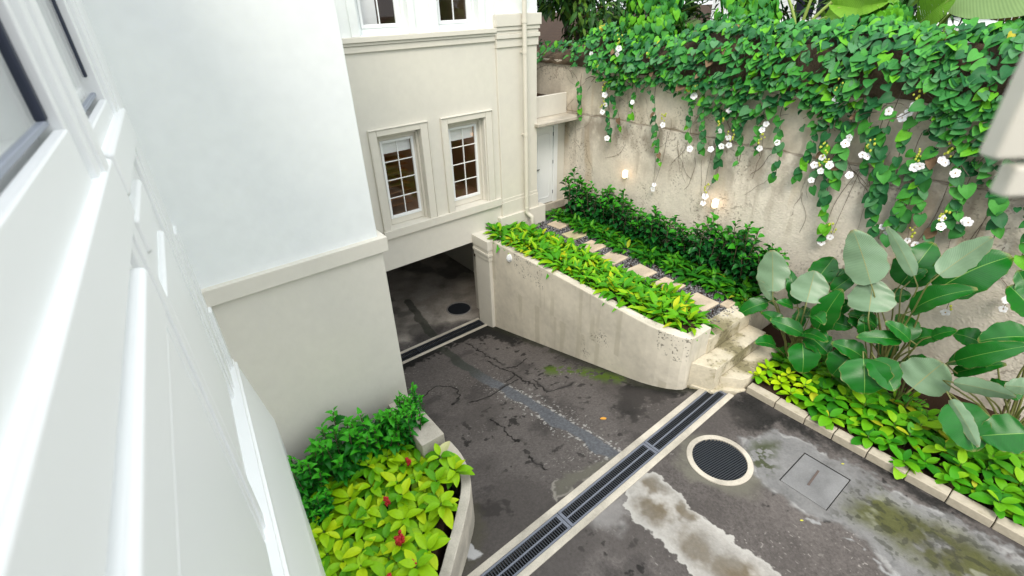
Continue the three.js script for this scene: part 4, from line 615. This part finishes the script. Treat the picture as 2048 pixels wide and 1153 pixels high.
function paddleLeaf(L, W, bend, fold, k) { // thin closed blade: green above, pale below, brown nibbled margin
  const n = 16, S = [-1, -0.965, -0.7, -0.35, -0.028, 0, 0.028, 0.35, 0.7, 0.965, 1], cols = S.length, pos = [], col = [], idx = [], uv = []; const th = 0.003;
  for (const side of [1, -1]) for (let i = 0; i <= n; i++) for (let j = 0; j < cols; j++) {
    const t = i / n, s = S[j], w = W * 0.5 * paddle(t) * (1 + 0.05 * Math.sin(t * 21 + k * 3 + (s > 0 ? 1 : 4))), rag = Math.abs(s) > 0.9 ? (hash(i * 7 + k, j) - 0.5) * 0.015 : 0;
    const y = Math.pow(Math.abs(s), 1.4) * w * fold + bend * L * (Math.sin(Math.PI * t * 0.9) * 0.5) - bend * L * 0.5 * t * t + 0.018 * W * Math.sin(t * 17 + s * 3 + k) * Math.abs(s) + side * th / 2;
    pos.push(s * w + rag, y, t * L); uv.push((s + 1) / 2, t);
    const edge = Math.abs(s) > 0.98 || i === n, mid = Math.abs(s) < 0.01, br = edge && hash(i + k * 13, j + 5) > 0.45, strip = 0.94 + 0.12 * hash(i * 3 + k, 9);
    const c = side > 0 ? (mid ? [0.2, 0.4, 0.07] : [0.007 * strip, 0.125 * strip, 0.009]) : (mid ? [0.30, 0.27, 0.10] : [0.175 * strip, 0.28 * strip, 0.165 * strip]);
    if (br) { c[0] = lerp(c[0], 0.36, 0.6); c[1] = lerp(c[1], 0.26, 0.6); c[2] = lerp(c[2], 0.10, 0.6); } else if (edge) { c[0] = lerp(c[0], 0.2, 0.4); c[1] = lerp(c[1], 0.26, 0.4); } col.push(...c);
  }
  const N = (n + 1) * cols; for (let i = 0; i < n; i++) for (let j = 0; j < cols - 1; j++) { const a = i * cols + j, b = a + 1, c = a + cols, d = c + 1; idx.push(a, c, b, b, c, d, N + a, N + b, N + c, N + b, N + d, N + c); }
  const g = new THREE.BufferGeometry(); g.setAttribute('position', new THREE.Float32BufferAttribute(pos, 3)); g.setAttribute('color', new THREE.Float32BufferAttribute(col, 3)); g.setAttribute('uv', new THREE.Float32BufferAttribute(uv, 2)); g.setIndex(idx); g.computeVertexNormals(); return g;
}
const paddleVein = tex(128, 256, (u, v) => { const s = Math.abs(u - 0.5) * 2, q = ((v - s * 0.16) * 34) % 1, w = Math.abs(((q + 1) % 1) - 0.5) * 2, m = 0.76 + 0.26 * w + 0.2 * (fbm(u * 5, v * 8, 4) - 0.5); return [m, m, m]; }); paddleVein.wrapS = paddleVein.wrapT = THREE.ClampToEdgeWrapping;
const paddleM = new THREE.MeshPhysicalMaterial({ color: 0xffffff, vertexColors: true, roughness: 0.27, map: paddleVein, side: THREE.DoubleSide, specularIntensity: 0.6, bumpMap: paddleVein, bumpScale: 0.003 });
const stalkM = std(lin(0.16, 0.17, 0.05), 0.5), sheathM = std(lin(0.10, 0.055, 0.035), 0.8);
const bases = { A: [8.3, 0.06, -2.55, 'tall paddle leaved plant beside the garden steps'], B: [8.75, 0.06, -1.3, 'largest paddle leaved plant in the middle of the right border'], C: [8.5, 0.06, -0.85, 'paddle leaved plant with one broad pale leaf low in the border'], D: [8.75, 0.06, 0.35, 'paddle leaved plant cut off by the right edge'] };
for (const key in bases) {
  const [bx, by, bz, lb] = bases[key], t = thing('paddle_leaf_plant', lb, 'plant', [bx, by, bz], 0, 'paddle leaved plants in the right border');
  const at = V(bx, by, bz), eye = V(0, 6, 0); let k = 0;
  for (const [x0, y0, z0, x1, y1, z1, w, under, g] of LV) {
    if (g !== key) continue; k++;
    const p0 = V(x0, y0, z0), p1 = V(x1, y1, z1), d = p1.clone().sub(p0), L = d.length(), toEye = eye.clone().sub(p0).normalize();
    const nor = under ? toEye.clone().negate().add(V(0.0, 0.35, 0)) : toEye.clone().multiplyScalar(0.75).add(V(rr(-0.25, 0.25), 0.55, rr(-0.25, 0.25)));
    const m = part(t, 'leaf', paddleLeaf(L * (d.y < 0 ? 1.1 : 1.04), under ? w : w * 1.22, under ? 0.12 : rr(0.1, 0.3), under ? rr(0.15, 0.3) : rr(0.12, 0.35), k), paddleM);
    basisM(p0.clone().sub(at), d, nor).decompose(m.position, m.quaternion, m.scale);
    const root = V(rr(-0.14, 0.14), 0.0, rr(-0.14, 0.14)), q = p0.clone().sub(at), bend = d.clone().normalize().multiplyScalar(-0.12 * Math.min(1, q.length()));
    const midp = root.clone().lerp(q, 0.55).add(V(0, 0.12 * Math.max(0, q.y), 0));
    part(t, 'leaf_stalk', taper([root, root.clone().lerp(midp, 0.5).add(V(0, 0.08 * q.y, 0)), midp, q.clone().add(bend), q], 0.02, 0.009, 14, 7), stalkM);
  }
  const extra = { A: 4, B: 6, C: 2, D: 4 }[key];
  for (let i = 0; i < extra; i++) { // lower leaves filling the clump
    const a = i * 2.4 + bz, el = rr(0.1, 0.7), d = V(Math.cos(a) * Math.cos(el), Math.sin(el), Math.sin(a) * Math.cos(el)), h = rr(0.45, 1.25), r = rr(0.12, 0.42), q = V(Math.cos(a) * r - 0.1, h, Math.sin(a) * r), L = rr(0.36, 0.52);
    const m = part(t, 'leaf', paddleLeaf(L, L * rr(0.62, 0.8), rr(0.2, 0.4), rr(0.15, 0.4), 50 + i), paddleM); basisM(q, d, V(-d.x * 0.4 - 0.3, 1, -d.z * 0.4 + 0.1)).decompose(m.position, m.quaternion, m.scale);
    part(t, 'leaf_stalk', taper([V(rr(-0.1, 0.1), 0, rr(-0.1, 0.1)), V(q.x * 0.5, h * 0.6, q.z * 0.5), q], 0.018, 0.008, 10, 7), stalkM);
  }
  for (let i = 0; i < 8; i++) { const a = rr(0, 6.28), r = rr(0.03, 0.16), h = rr(0.3, 0.95); part(t, 'dry_sheath', taper([V(Math.cos(a) * r, 0, Math.sin(a) * r), V(Math.cos(a) * r * 1.3, h * 0.6, Math.sin(a) * r * 1.3), V(Math.cos(a) * r * 1.9, h, Math.sin(a) * r * 1.9)], 0.022, 0.006, 6, 6), i % 3 ? stalkM : sheathM); }
}

// ------------------------------------------------------------------ flowering vine over the wall
const vineG = [0, 1, 2, 3].map((k) => blade({ L: 1, W: 0.86 + 0.06 * (k % 3), prof: heart, n: 8, cols: 5, fold: 0.05 + 0.045 * k, droop: 0.12 + 0.1 * (k % 3), notch: 0.13, wav: 0.03, seedv: k * 1.7 }));
const vineM = [leafM(lin(0.035, 0.19, 0.04), 0.48, veinA), leafM(lin(0.052, 0.26, 0.034), 0.5, veinA), leafM(lin(0.02, 0.12, 0.038), 0.45, veinA), leafM(lin(0.11, 0.38, 0.018), 0.5, veinA), leafM(lin(0.42, 0.40, 0.04), 0.6, veinA), leafM(lin(0.075, 0.22, 0.09), 0.5, veinA), leafM(lin(0.07, 0.30, 0.05), 0.55, veinA), leafM(lin(0.2, 0.13, 0.08), 0.8, veinA)];
const pl = (tab, z) => { if (z <= tab[0][0]) return tab[0][1]; for (let i = 1; i < tab.length; i++) if (z <= tab[i][0]) return lerp(tab[i - 1][1], tab[i][1], (z - tab[i - 1][0]) / (tab[i][0] - tab[i - 1][0])); return tab[tab.length - 1][1]; };
const hem = [[-12, 4.7], [-10.80, 4.62], [-9.6, 4.5], [-8.8, 4.2], [-8.63, 4.02], [-7.99, 3.9], [-7.05, 4.15], [-6.51, 4.08], [-5.91, 4.05], [-5.34, 3.85], [-4.78, 3.65], [-4.29, 3.85], [-3.90, 3.85], [-3.55, 3.78], [-3.15, 4.05], [-2.79, 4.25], [-2.57, 4.4], [-2.3, 4.3], [-2.05, 4.0], [-1.75, 3.6], [-1.36, 3.5], [-0.75, 3.2], [1, 3.3]];
const crest = [[-12, 4.85], [-10.6, 4.95], [-9.6, 5.1], [-9.0, 5.45], [-8.2, 5.35], [-7.6, 5.1], [-6.9, 5.25], [-6.2, 5.5], [-5.4, 5.45], [-4.5, 5.42], [-3.7, 5.5], [-3.04, 5.5], [-2.39, 5.45], [1, 5.5]];
const vine = thing('flowering_vine', 'green climbing vine with white flowers draped over the boundary wall', 'vine');
{
  const spots = [];
  const surf = (z, s) => { // s 0..1 from behind the crest, over it, and down to the hem
    const c = pl(crest, z), h = pl(hem, z), c2 = c - 4.62;
    if (s < 0.25) { const k = s / 0.25; return [lerp(10.7, 10.05, k), lerp(c - 0.12, c, k) + 0.1 * Math.sin(z * 3.1), V(-0.15, 1, 0)]; }
    if (s < 0.62) { const k = (s - 0.25) / 0.37; return [lerp(10.05, 9.42, Math.sin(k * 1.571)), c - (c2 + 0.02) * (1 - Math.cos(k * 1.571)) , V(-0.35 - 0.55 * k, 1 - 0.55 * k, 0)]; }
    const k = (s - 0.62) / 0.38; return [9.42 + 0.1 * k, lerp(4.62, h, k), V(-1, 0.45, 0)];
  };
  const bump = (z, y) => (fbm(z * 2.2 + 40, y * 2.2 + 9, 3) - 0.5);
  for (let i = 0; i < 5200; i++) {
    const z = rr(-11.6, 0.6), s = rnd(); const [x, y, n] = surf(z, s); const b = bump(z, y); const hy = pl(hem, z) + 0.38 * (fbm(z * 2.6, 7, 3) - 0.42); if (y < hy + 0.6 && rnd() > ss(hy - 0.05, hy + 0.6, y)) continue;
    if (z > -3.0 && z < -2.15 && y < 4.72 && y > 4.4 && rnd() < 0.85) continue;          // the bare gap under the crest
    if (z > -10.1 && z < -9.6 && y > 4.5 && rnd() < 0.7) continue;
    if (z < -9.2 && rnd() < 0.35) continue;
    const nn = jit(n, 0.62), near = ss(-11, -1, z); spots.push([V(x + n.x * (0.16 * b + rr(0, 0.09)), y + n.y * (0.16 * b + rr(0, 0.09)), z), V(n.x * 0.75 + rr(-0.45, 0.45) - 0.3, -0.55 + 0.3 * n.y * rnd() + rr(-0.15, 0.15), rr(-0.85, 0.85)), nn, lerp(0.075, 0.205, Math.pow(rnd(), 0.9)) * lerp(0.9, 1.14, near)]);
  }
  // hanging shoots: stem plus leaves to both sides
  const shoots = [[[-9.29, 4.15], [-9.25, 3.30]], [[-8.40, 4.22], [-8.20, 2.92]], [[-8.15, 3.92], [-7.9, 3.25]], [[-7.56, 4.08], [-7.61, 3.5]], [[-7.04, 4.24], [-6.68, 2.68]], [[-6.04, 4.15], [-5.99, 3.3]], [[-5.46, 4.07], [-5.29, 2.6]], [[-5.08, 3.98], [-4.88, 3.06]], [[-4.28, 4.09], [-4.13, 2.95]], [[-3.41, 3.96], [-3.43, 2.82]], [[-3.13, 4.09], [-3.10, 3.1]], [[-2.90, 4.27], [-2.42, 2.82]], [[-2.7, 4.1], [-2.38, 3.05]], [[-2.16, 3.86], [-2.01, 2.6]], [[-1.92, 3.91], [-1.75, 2.8]], [[-1.57, 3.75], [-1.18, 2.70]], [[-0.99, 3.38], [-0.86, 2.8]], [[-3.24, 3.5], [-2.97, 2.09]], [[-2.6, 4.4], [-2.75, 3.4]], [[-2.3, 4.3], [-2.25, 3.3]], [[-1.9, 3.6], [-2.1, 2.4]], [[-3.6, 3.9], [-3.75, 3.0]], [[-4.6, 3.9], [-4.5, 3.3]], [[-5.8, 4.0], [-5.7, 3.1]], [[-1.4, 3.6], [-1.6, 2.6]], [[-2.45, 3.2], [-2.2, 2.35]], [[-0.6, 3.3], [-0.5, 2.6]]];
  const stems = [];
  for (const [[za, ya], [zb, yb]] of shoots) {
    const L = ya - yb, n = Math.max(3, Math.round(L / 0.085)), c = new THREE.CatmullRomCurve3([V(9.5, ya + 0.25, za), V(9.46, ya, za), V(9.48 + rr(-0.03, 0.03), (ya + yb) / 2, (za + zb) / 2 + rr(-0.1, 0.1)), V(9.5, yb, zb)]); stems.push(tube(c.getPoints(8), 0.006, 12, 5));
    for (let i = 0; i < n; i++) { const q = c.getPointAt(0.18 + 0.82 * (i + rnd() * 0.6) / n), sd_ = i % 2 ? 1 : -1; if (rnd() < 0.12) continue; spots.push([q.clone().add(V(-0.04, 0, 0)), V(-0.35 + rr(-0.2, 0.2), -0.7, sd_ * rr(0.2, 0.8)), jit(V(-1, 0.55, 0), 0.4), rr(0.10, 0.19) * (za > -3.4 ? 1.22 : 1)]); }
  }
  // bare stems creeping over the render
  for (let i = 0; i < 36; i++) { const z = rr(-9.8, -0.3), y = rr(2.6, 4.4), pts = [V(9.585, y, z)]; let a = rr(-2.2, -0.9), q = pts[0].clone(); for (let k = 0; k < 5; k++) { a += rr(-0.5, 0.5); q = q.clone().add(V(0, Math.sin(a) * 0.16, Math.cos(a) * 0.16)); pts.push(q); } stems.push(tube(pts, rr(0.002, 0.004), 12, 4)); }
  part(vine, 'stems', merge(stems), M.deadStem).userData.kind = 'stuff';
  // largest and nearest leaves are parts of their own, the rest one mass
  const eye = V(0, 6, 0); spots.forEach((s) => { s.push(s[3] / s[0].distanceTo(eye) * (s[0].z > 0.1 || s[0].x > 10.0 ? 0.3 : 1)); }); spots.sort((a, b) => b[4] - a[4]);
  const wts = [0.26, 0.17, 0.25, 0.09, 0.006, 0.12, 0.092, 0.012], mi = () => { let q = rnd(), m = 0; while (m < 7 && (q -= wts[m]) > 0) m++; return m; };
  const rest = wts.map(() => []);
  spots.forEach(([p, d, n, s], i) => { const M4 = basisM(p, d, n, s), k = mi(); if (i < 300) { const m = part(vine, 'leaf', vineG[i % 4], vineM[k]); M4.decompose(m.position, m.quaternion, m.scale); } else rest[k].push(M4); });
  rest.forEach((l, k) => { if (l.length) part(vine, k === 4 ? 'yellow_foliage' : k === 7 ? 'dead_foliage' : 'foliage', scatter(vineG, l), vineM[k]).userData.kind = 'stuff'; });
  // thatch of dead stems under the leaves
  const dead = []; for (let i = 0; i < 260; i++) { const z = rr(-11, 0.5), [x, y, n] = surf(z, rr(0.1, 0.85)); const a = V(x + 0.06 - n.x * -0.1, y - 0.1, z), b = a.clone().add(V(rr(-0.1, 0.05), rr(-0.3, 0.1), rr(-0.4, 0.4))); dead.push(tube([a, a.clone().lerp(b, 0.5).add(V(rr(-0.06, 0.06), rr(-0.06, 0.06), 0)), b], rr(0.003, 0.008), 6, 4)); }
  part(vine, 'dead_stems', merge(dead), M.deadStem).userData.kind = 'stuff';
  const th = new THREE.BufferGeometry(), tp = [], ti = [], tu = []; const nz = 90, ns = 14;
  for (let i = 0; i <= nz; i++) for (let j = 0; j <= ns; j++) { const z = lerp(-12, 1, i / nz), s = j / ns * 0.66, [x, y, n] = surf(z, s), k = -0.16 + 0.1 * (fbm(z * 5, s * 9, 3) - 0.5); tp.push(Math.max(x + n.x * k, 9.5), y + n.y * k, z); tu.push(z, s * 2); }
  for (let i = 0; i < nz; i++) for (let j = 0; j < ns; j++) { const a = i * (ns + 1) + j, b = a + 1, c = a + ns + 1, d = c + 1; ti.push(a, b, c, b, d, c); }
  th.setAttribute('position', new THREE.Float32BufferAttribute(tp, 3)); th.setAttribute('uv', new THREE.Float32BufferAttribute(tu, 2)); th.setIndex(ti); th.computeVertexNormals(); part(vine, 'leaf_litter', th, std(lin(0.13, 0.095, 0.06), 1, { map: concMap, bumpMap: concMap, bumpScale: 0.05 }));
  // trumpet flowers and bud clusters
  const petalPos = (() => { const gs = []; for (let k = 0; k < 5; k++) { const a = k / 5 * 6.283; gs.push(blade({ L: 0.62, W: 0.66, prof: (t) => 0.25 + 0.8 * Math.pow(Math.sin(Math.PI * (0.12 + 0.8 * t)), 0.7) * (t > 0.95 ? 0.75 : 1), n: 4, fold: -0.1, droop: 0.15, wav: 0.03, seedv: k }).rotateX(-0.25).translate(0, 0, 0.1).rotateY(a)); } gs.push(new THREE.CylinderGeometry(0.13, 0.07, 0.35, 8, 1, true).translate(0, -0.15, 0)); return merge(gs.map((g) => { g.computeVertexNormals(); return g; })); })();
  const petalM = new THREE.MeshPhysicalMaterial({ color: lin(0.87, 0.87, 0.89), roughness: 0.85, side: THREE.DoubleSide }), throatM = std(lin(0.35, 0.22, 0.03), 0.7), budM = std(lin(0.45, 0.5, 0.05), 0.6);
  const throat = new THREE.SphereGeometry(0.11, 8, 6);
  const FL = [[-8.13, 5.00], [-8.16, 4.88], [-8.96, 4.85], [-8.46, 3.99], [-8.42, 3.77], [-7.62, 3.92], [-6.73, 3.55], [-6.84, 2.15], [-6.86, 2.04], [-6.07, 4.22], [-5.59, 4.47], [-5.26, 4.05], [-5.37, 3.64], [-5.17, 3.54], [-5.28, 3.35], [-5.13, 3.40], [-5.98, 3.17], [-4.54, 3.79], [-4.51, 3.45], [-4.21, 3.61], [-4.49, 3.90], [-3.44, 4.44], [-3.08, 3.89], [-3.11, 3.79], [-3.40, 3.50], [-3.25, 3.40], [-3.49, 3.35], [-3.36, 3.27], [-3.47, 3.08], [-2.82, 3.66], [-2.74, 3.65], [-2.91, 3.30], [-2.40, 4.38], [-2.36, 4.48], [-2.46, 4.29], [-2.66, 4.36], [-2.08, 3.61], [-2.02, 3.64], [-1.79, 3.78], [-1.74, 3.75], [-1.58, 3.63], [-3.04, 1.98], [-2.93, 2.12], [-2.12, 2.47], [-2.22, 2.55], [-1.83, 2.43], [-1.71, 2.40], [-1.51, 2.95], [-1.48, 2.82], [-1.24, 2.99], [-1.2, 2.97], [-5.5, 2.22], [-5.52, 2.06], [-1.14, 1.55], [-0.99, 1.45], [-0.41, 1.96], [-0.4, 1.8], [-8.5, 3.6], [-8.3, 3.0], [-5.5, 3.25]];
  FL.forEach(([z, y], i) => {
    const up = y > 4.62 ? 10.05 - Math.sqrt(Math.max(0, 1 - Math.pow((y - 4.6) / 0.95, 2))) * 0.72 : 9.36, low = y < 2.6, k = up / 9.45, P0 = V(up + (low ? 0.1 : 0), 6 + (y - 6) * k, z * k);
    const fl = part(vine, 'flower', petalPos, petalM); basisM(P0, V(rr(-0.3, 0.3), -0.8, rr(-0.5, 0.5)), jit(V(-0.8, 0.45, 0.3), 0.28), rr(0.075, 0.102)).decompose(fl.position, fl.quaternion, fl.scale);
    part(fl, 'throat', throat, throatM);
    if (i % 3 === 0) { const bs = []; for (let q = 0; q < 7; q++) bs.push(boxUV(new THREE.IcosahedronGeometry(rr(0.012, 0.02), 1).scale(1, 1.4, 1).translate(rr(-0.05, 0.02), 0.1 + q * 0.03 * rr(0.7, 1.2), rr(-0.07, 0.07)))); const b = part(vine, 'flower_buds', merge(bs), budM); b.userData.kind = 'stuff'; b.position.copy(P0); }
    if (low) part(vine, 'hanging_stem', tube([V(9.56, 3.4, P0.z + rr(-0.2, 0.2)), V(9.57, lerp(3.4, P0.y, 0.5), P0.z + rr(-0.12, 0.12)), P0], 0.004, 12, 4), M.deadStem);
  });
}

// ------------------------------------------------------------------ beyond the wall
function torn(L, W, k, tatter) { // banana leaf in torn strips either side of the midrib
  const gs = []; const n = 16;
  for (const sd_ of [-1, 1]) for (let i = 0; i < n; i++) {
    const t0 = i / n, t1 = (i + 1 - tatter * 0.25) / n, f = (t) => W * 0.5 * paddle(t), y = (t) => 0.35 * L * (t * 0.8 - t * t), dr = tatter * rr(0, 0.25), g = new THREE.BufferGeometry(); const pos = [];
    for (const [t, s] of [[t0, 0], [t1, 0], [t0, 1], [t1, 1], [t0, 0.5], [t1, 0.5]]) pos.push(sd_ * f(t) * s, y(t) + 0.12 * W * s - dr * s * s * W, t * L + s * 0.1 * L);
    g.setAttribute('position', new THREE.Float32BufferAttribute(pos, 3)); g.setAttribute('uv', new THREE.Float32BufferAttribute([0.5, t0, 0.5, t1, 0.5 + sd_ * 0.5, t0, 0.5 + sd_ * 0.5, t1, 0.5 + sd_ * 0.25, t0, 0.5 + sd_ * 0.25, t1], 2)); g.setIndex([0, 4, 1, 1, 4, 5, 4, 2, 5, 5, 2, 3]); g.computeVertexNormals(); gs.push(g);
  }
  return merge(gs);
}
const banM = [leafM(lin(0.10, 0.28, 0.02), 0.5, paddleVein), leafM(lin(0.16, 0.36, 0.03), 0.5, paddleVein), leafM(lin(0.17, 0.27, 0.10), 0.6, paddleVein), leafM(lin(0.26, 0.19, 0.04), 0.7, paddleVein)], ribM = std(lin(0.28, 0.38, 0.08), 0.5);
function banana(pos, leaves, label, stemR = 0.07) {
  const t = thing('banana_plant', label, 'plant', pos, 0, 'banana plants beyond the wall');
  part(t, 'trunk', taper([V(0, 0, 0), V(0.03, 0.5, 0.02), V(0, 1.0, 0)], stemR, stemR * 0.7, 6, 10), std(lin(0.12, 0.16, 0.06), 0.7));
  leaves.forEach(([dx, dy, dz, L, W, mi, tat, sx, sy, sz, face], i) => {
    const p0 = V(sx, sy, sz), d = V(dx, dy, dz); part(t, 'leaf_stalk', taper([V(0, 0.8, 0), V(sx * 0.4, 0.8 + (sy - 0.8) * 0.55, sz * 0.4), p0, p0.clone().addScaledVector(d.clone().normalize(), L * 0.95).add(V(0, -0.05 * L, 0))], 0.035, 0.012, 14, 7), ribM);
    const m = part(t, 'leaf', torn(L, W, i, tat), banM[mi]); basisM(p0, d, face ? V(-1, 0.4, 0.1) : V(-0.45, 1, 0.2)).decompose(m.position, m.quaternion, m.scale);
  });
}
banana([11.0, 4.3, -5.0], [[0.3, 0.9, 0.5, 1.6, 0.5, 1, 0.1, 0.25, 1.6, 0.45], [0.2, 0.9, 0.9, 1.5, 0.5, 0, 0.1, 0.2, 1.5, 0.75], [-0.2, 1, -0.5, 1.5, 0.45, 0, 0.2, -0.1, 1.6, -0.3], [-0.3, 0.25, 0.9, 1.1, 0.5, 1, 0.1, -0.3, 1.25, 0.5, 1], [0.1, 1, 0.1, 1.5, 0.5, 0, 0.1, 0, 1.6, 0.1], [0.2, 1, 0.6, 1.4, 0.45, 1, 0.1, 0.1, 1.5, 0.95]], 'pale stemmed banana plant behind the middle of the vine');
banana([11.2, 4.3, -3.0], [[-0.4, 0.25, -0.9, 1.0, 0.55, 1, 0.1, -0.5, 1.25, -0.3, 1], [-0.25, -0.12, 1, 1.5, 0.95, 2, 0.0, -0.55, 1.72, 0.15, 1], [-0.15, -0.1, 1, 1.2, 0.8, 3, 0.3, -0.45, 1.6, 0.6, 1], [-0.6, 0.5, 0.5, 0.9, 0.6, 1, 0.1, -0.5, 1.15, 0.0, 1], [-0.5, 0.5, -0.6, 1.2, 0.5, 0, 0.3, -0.3, 1.3, -0.3], [0.2, 0.9, 0.3, 1.4, 0.5, 0, 0.3, 0, 1.4, 0.1]], 'banana plant with a torn browning leaf near the white house');
banana([11.6, 4.3, -8.6], [[-0.4, 0.3, 0.9, 1.6, 0.6, 0, 0.4, 0, 1.2, 0.2], [-0.5, 0.6, -0.6, 1.5, 0.6, 0, 0.5, 0, 1.2, -0.2], [-0.8, 0.3, 0.2, 1.4, 0.6, 2, 0.6, -0.2, 1.3, 0], [0.2, 0.9, 0.5, 1.6, 0.6, 0, 0.2, 0, 1.2, 0.2], [-0.3, 0.1, 0.9, 1.2, 0.5, 2, 0.6, -0.2, 1.0, 0.2]], 'shaded banana plant behind the far part of the vine');
const treeLeaf = [0, 1].map((k) => blade({ L: 1, W: 0.34, prof: lance, n: 3, fold: 0.15, droop: 0.4 }));
function tree(pos, h, r, n, mats, label, trunkR, leafS) {
  const t = thing('garden_tree', label, 'tree', pos, rr(0, 6), 'trees beyond the boundary wall'), sets = mats.map(() => []), limbs = [];
  part(t, 'trunk', taper([V(0, -0.2, 0), V(0.06, h * 0.35, 0.04), V(-0.04, h * 0.7, 0.02), V(0.03, h, 0)], trunkR, trunkR * 0.4, 10, 8), std(lin(0.075, 0.06, 0.045), 0.95, { bumpMap: roughBump, bumpScale: 0.03 }));
  for (let b = 0; b < 14; b++) { const a = b * 2.4, y0 = h * rr(0.15, 0.85), e = V(Math.cos(a) * r * rr(0.6, 1), y0 + rr(-0.1, 0.7), Math.sin(a) * r * rr(0.6, 1)); limbs.push(taper([V(0, y0, 0), V(e.x * 0.5, (y0 + e.y) / 2 + 0.15, e.z * 0.5), e], trunkR * 0.35, 0.01, 6, 5));
    for (let i = 0; i < n / 14; i++) { const k = rr(0.25, 1.05), c = V(e.x * k + rr(-0.4, 0.4), lerp(y0, e.y, k) + rr(-0.4, 0.35), e.z * k + rr(-0.4, 0.4)), d = V(c.x * 0.6 + rr(-0.6, 0.6), rr(-0.9, 0.35), c.z * 0.6 + rr(-0.6, 0.6)); sets[i % mats.length].push(basisM(c, d, jit(UP, 0.6), leafS * rr(0.7, 1.3))); } }
  part(t, 'limbs', merge(limbs), M.stem); sets.forEach((s, k) => { part(t, 'crown', scatter(treeLeaf, s), mats[k]).userData.kind = 'stuff'; });
}
const tM = [leafM(lin(0.02, 0.08, 0.015), 0.45, veinC), leafM(lin(0.035, 0.13, 0.02), 0.45, veinC), leafM(lin(0.09, 0.2, 0.02), 0.5, veinC)];
tree([11.4, 4.3, -11.4], 3.2, 1.7, 1500, tM, 'dark tree with a rough trunk behind the building corner', 0.11, 0.3);
tree([13.2, 4.3, -13.6], 3.6, 2.1, 1500, [tM[0], tM[0], tM[1]], 'deep shade tree at the back of the neighbouring garden', 0.13, 0.34);
tree([14.5, 4.3, -8.0], 3.0, 2.0, 1300, tM, 'bushy tree behind the far banana plant', 0.1, 0.32);
tree([14.8, 4.3, -11.0], 3.2, 2.0, 1300, [tM[0], tM[1], tM[0]], 'leafy tree between the shade tree and the bushy tree', 0.1, 0.34);
tree([13.6, 4.3, -4.6], 2.6, 1.5, 1000, [tM[1], tM[2], tM[1]], 'light green tree behind the pale banana stems', 0.08, 0.3);
{ // vine-covered mound of shrubs poking above the drape
  for (const [x, z, h, r, lb] of [[10.5, -8.1, 2.2, 0.85, 'vine smothered shrub rising above the wall at the far end'], [10.7, -5.9, 2.2, 0.7, 'vine smothered shrub rising above the middle of the wall'], [10.6, -3.4, 1.45, 0.7, 'vine smothered shrub below the torn banana leaf']]) {
    const t = thing('climber_mound', lb, 'shrub', [x, 4.3, z], 0, 'vine covered shrubs behind the wall'), sets = [[], [], []]; const n = 620;
    for (let i = 0; i < n; i++) { const a = rr(0, 6.28), u = rr(-0.1, 1), q = Math.sqrt(Math.max(0, 1 - u * u)), rad = r * rr(0.75, 1.05) * (1 + 0.35 * (fbm(a * 1.5, u * 3 + z, 3) - 0.5)), nrm = V(Math.cos(a) * q, Math.max(0.15, u), Math.sin(a) * q); sets[i % 3].push(basisM(V(Math.cos(a) * q * rad, 0.1 + u * h * 0.95, Math.sin(a) * q * rad), V(nrm.x * 0.4 + rr(-0.3, 0.3), -0.8, nrm.z * 0.4 + rr(-0.3, 0.3)), jit(nrm, 0.4), rr(0.14, 0.24))); }
    part(t, 'stem', merge([0, 1, 2, 3].map((k) => taper([V(0.1 * k - 0.15, 0, 0.08 * k - 0.1), V(0.15 * k - 0.2, h * 0.5, 0.1 * k - 0.15), V(0.3 * k - 0.45, h * 0.9, 0.2 * k - 0.3)], 0.03, 0.01, 6, 5))), M.stem);
    sets.forEach((s, k) => { part(t, 'foliage', scatter(vineG, s), vineM[k === 2 ? 3 : k]).userData.kind = 'stuff'; });
  }
}
{
  const h = thing('white_house', 'white neighbouring house with dark windows beyond the banana leaves', 'house', [19, 4.2, -3]);
  part(h, 'wall', box(0, 6, 0, 7, -9, 9), M.white); part(h, 'string_course', merge(box(-0.15, 0, 0.62, 0.74, -9, 9), box(-0.25, 0, 0.745, 0.88, -9, 9)), M.white);
  const dk = std(lin(0.02, 0.022, 0.035), 0.1);
  for (let z = -8; z < 8.5; z += 2.1) { const w = part(h, 'window', box(-0.06, 0.01, 1.06, 3.4, z, z + 1.3), dk); part(w, 'frame', merge(box(-0.09, -0.06, 1.04, 3.42, z - 0.06, z), box(-0.09, -0.06, 1.04, 3.42, z + 1.3, z + 1.36), box(-0.09, -0.06, 1.04, 3.42, z + 0.61, z + 0.69)), M.whiteSmooth); }
  part(h, 'roof', box(-0.5, 6.5, 7, 7.3, -9.5, 9.5), M.white);
}
// fallen leaves on the drive
{
  const fm = [std(lin(0.6, 0.28, 0.03), 0.7), std(lin(0.5, 0.5, 0.05), 0.7)];
  [[4.86, -4.0, 0.13, 0, 'orange fallen leaf on the ramp near the drain'], [5.35, -0.95, 0.05, 1, 'tiny yellow leaf on the asphalt below the access cover'], [6.72, -1.0, 0.05, 1, 'tiny yellow leaf between the access cover and the kerb']].forEach(([x, z, s, k, lb]) => { const m = single('fallen_leaf', roseG[0], fm[k], lb, 'leaf', 'fallen leaves'); m.position.set(x, groundY(z) + 0.012, z); m.scale.set(s, s * 0.3, s); m.rotation.y = 1.0; });
}
scene.traverse((o) => { if (o.isMesh) { o.castShadow = true; o.receiveShadow = true; } });
renderer.render(scene, camera);
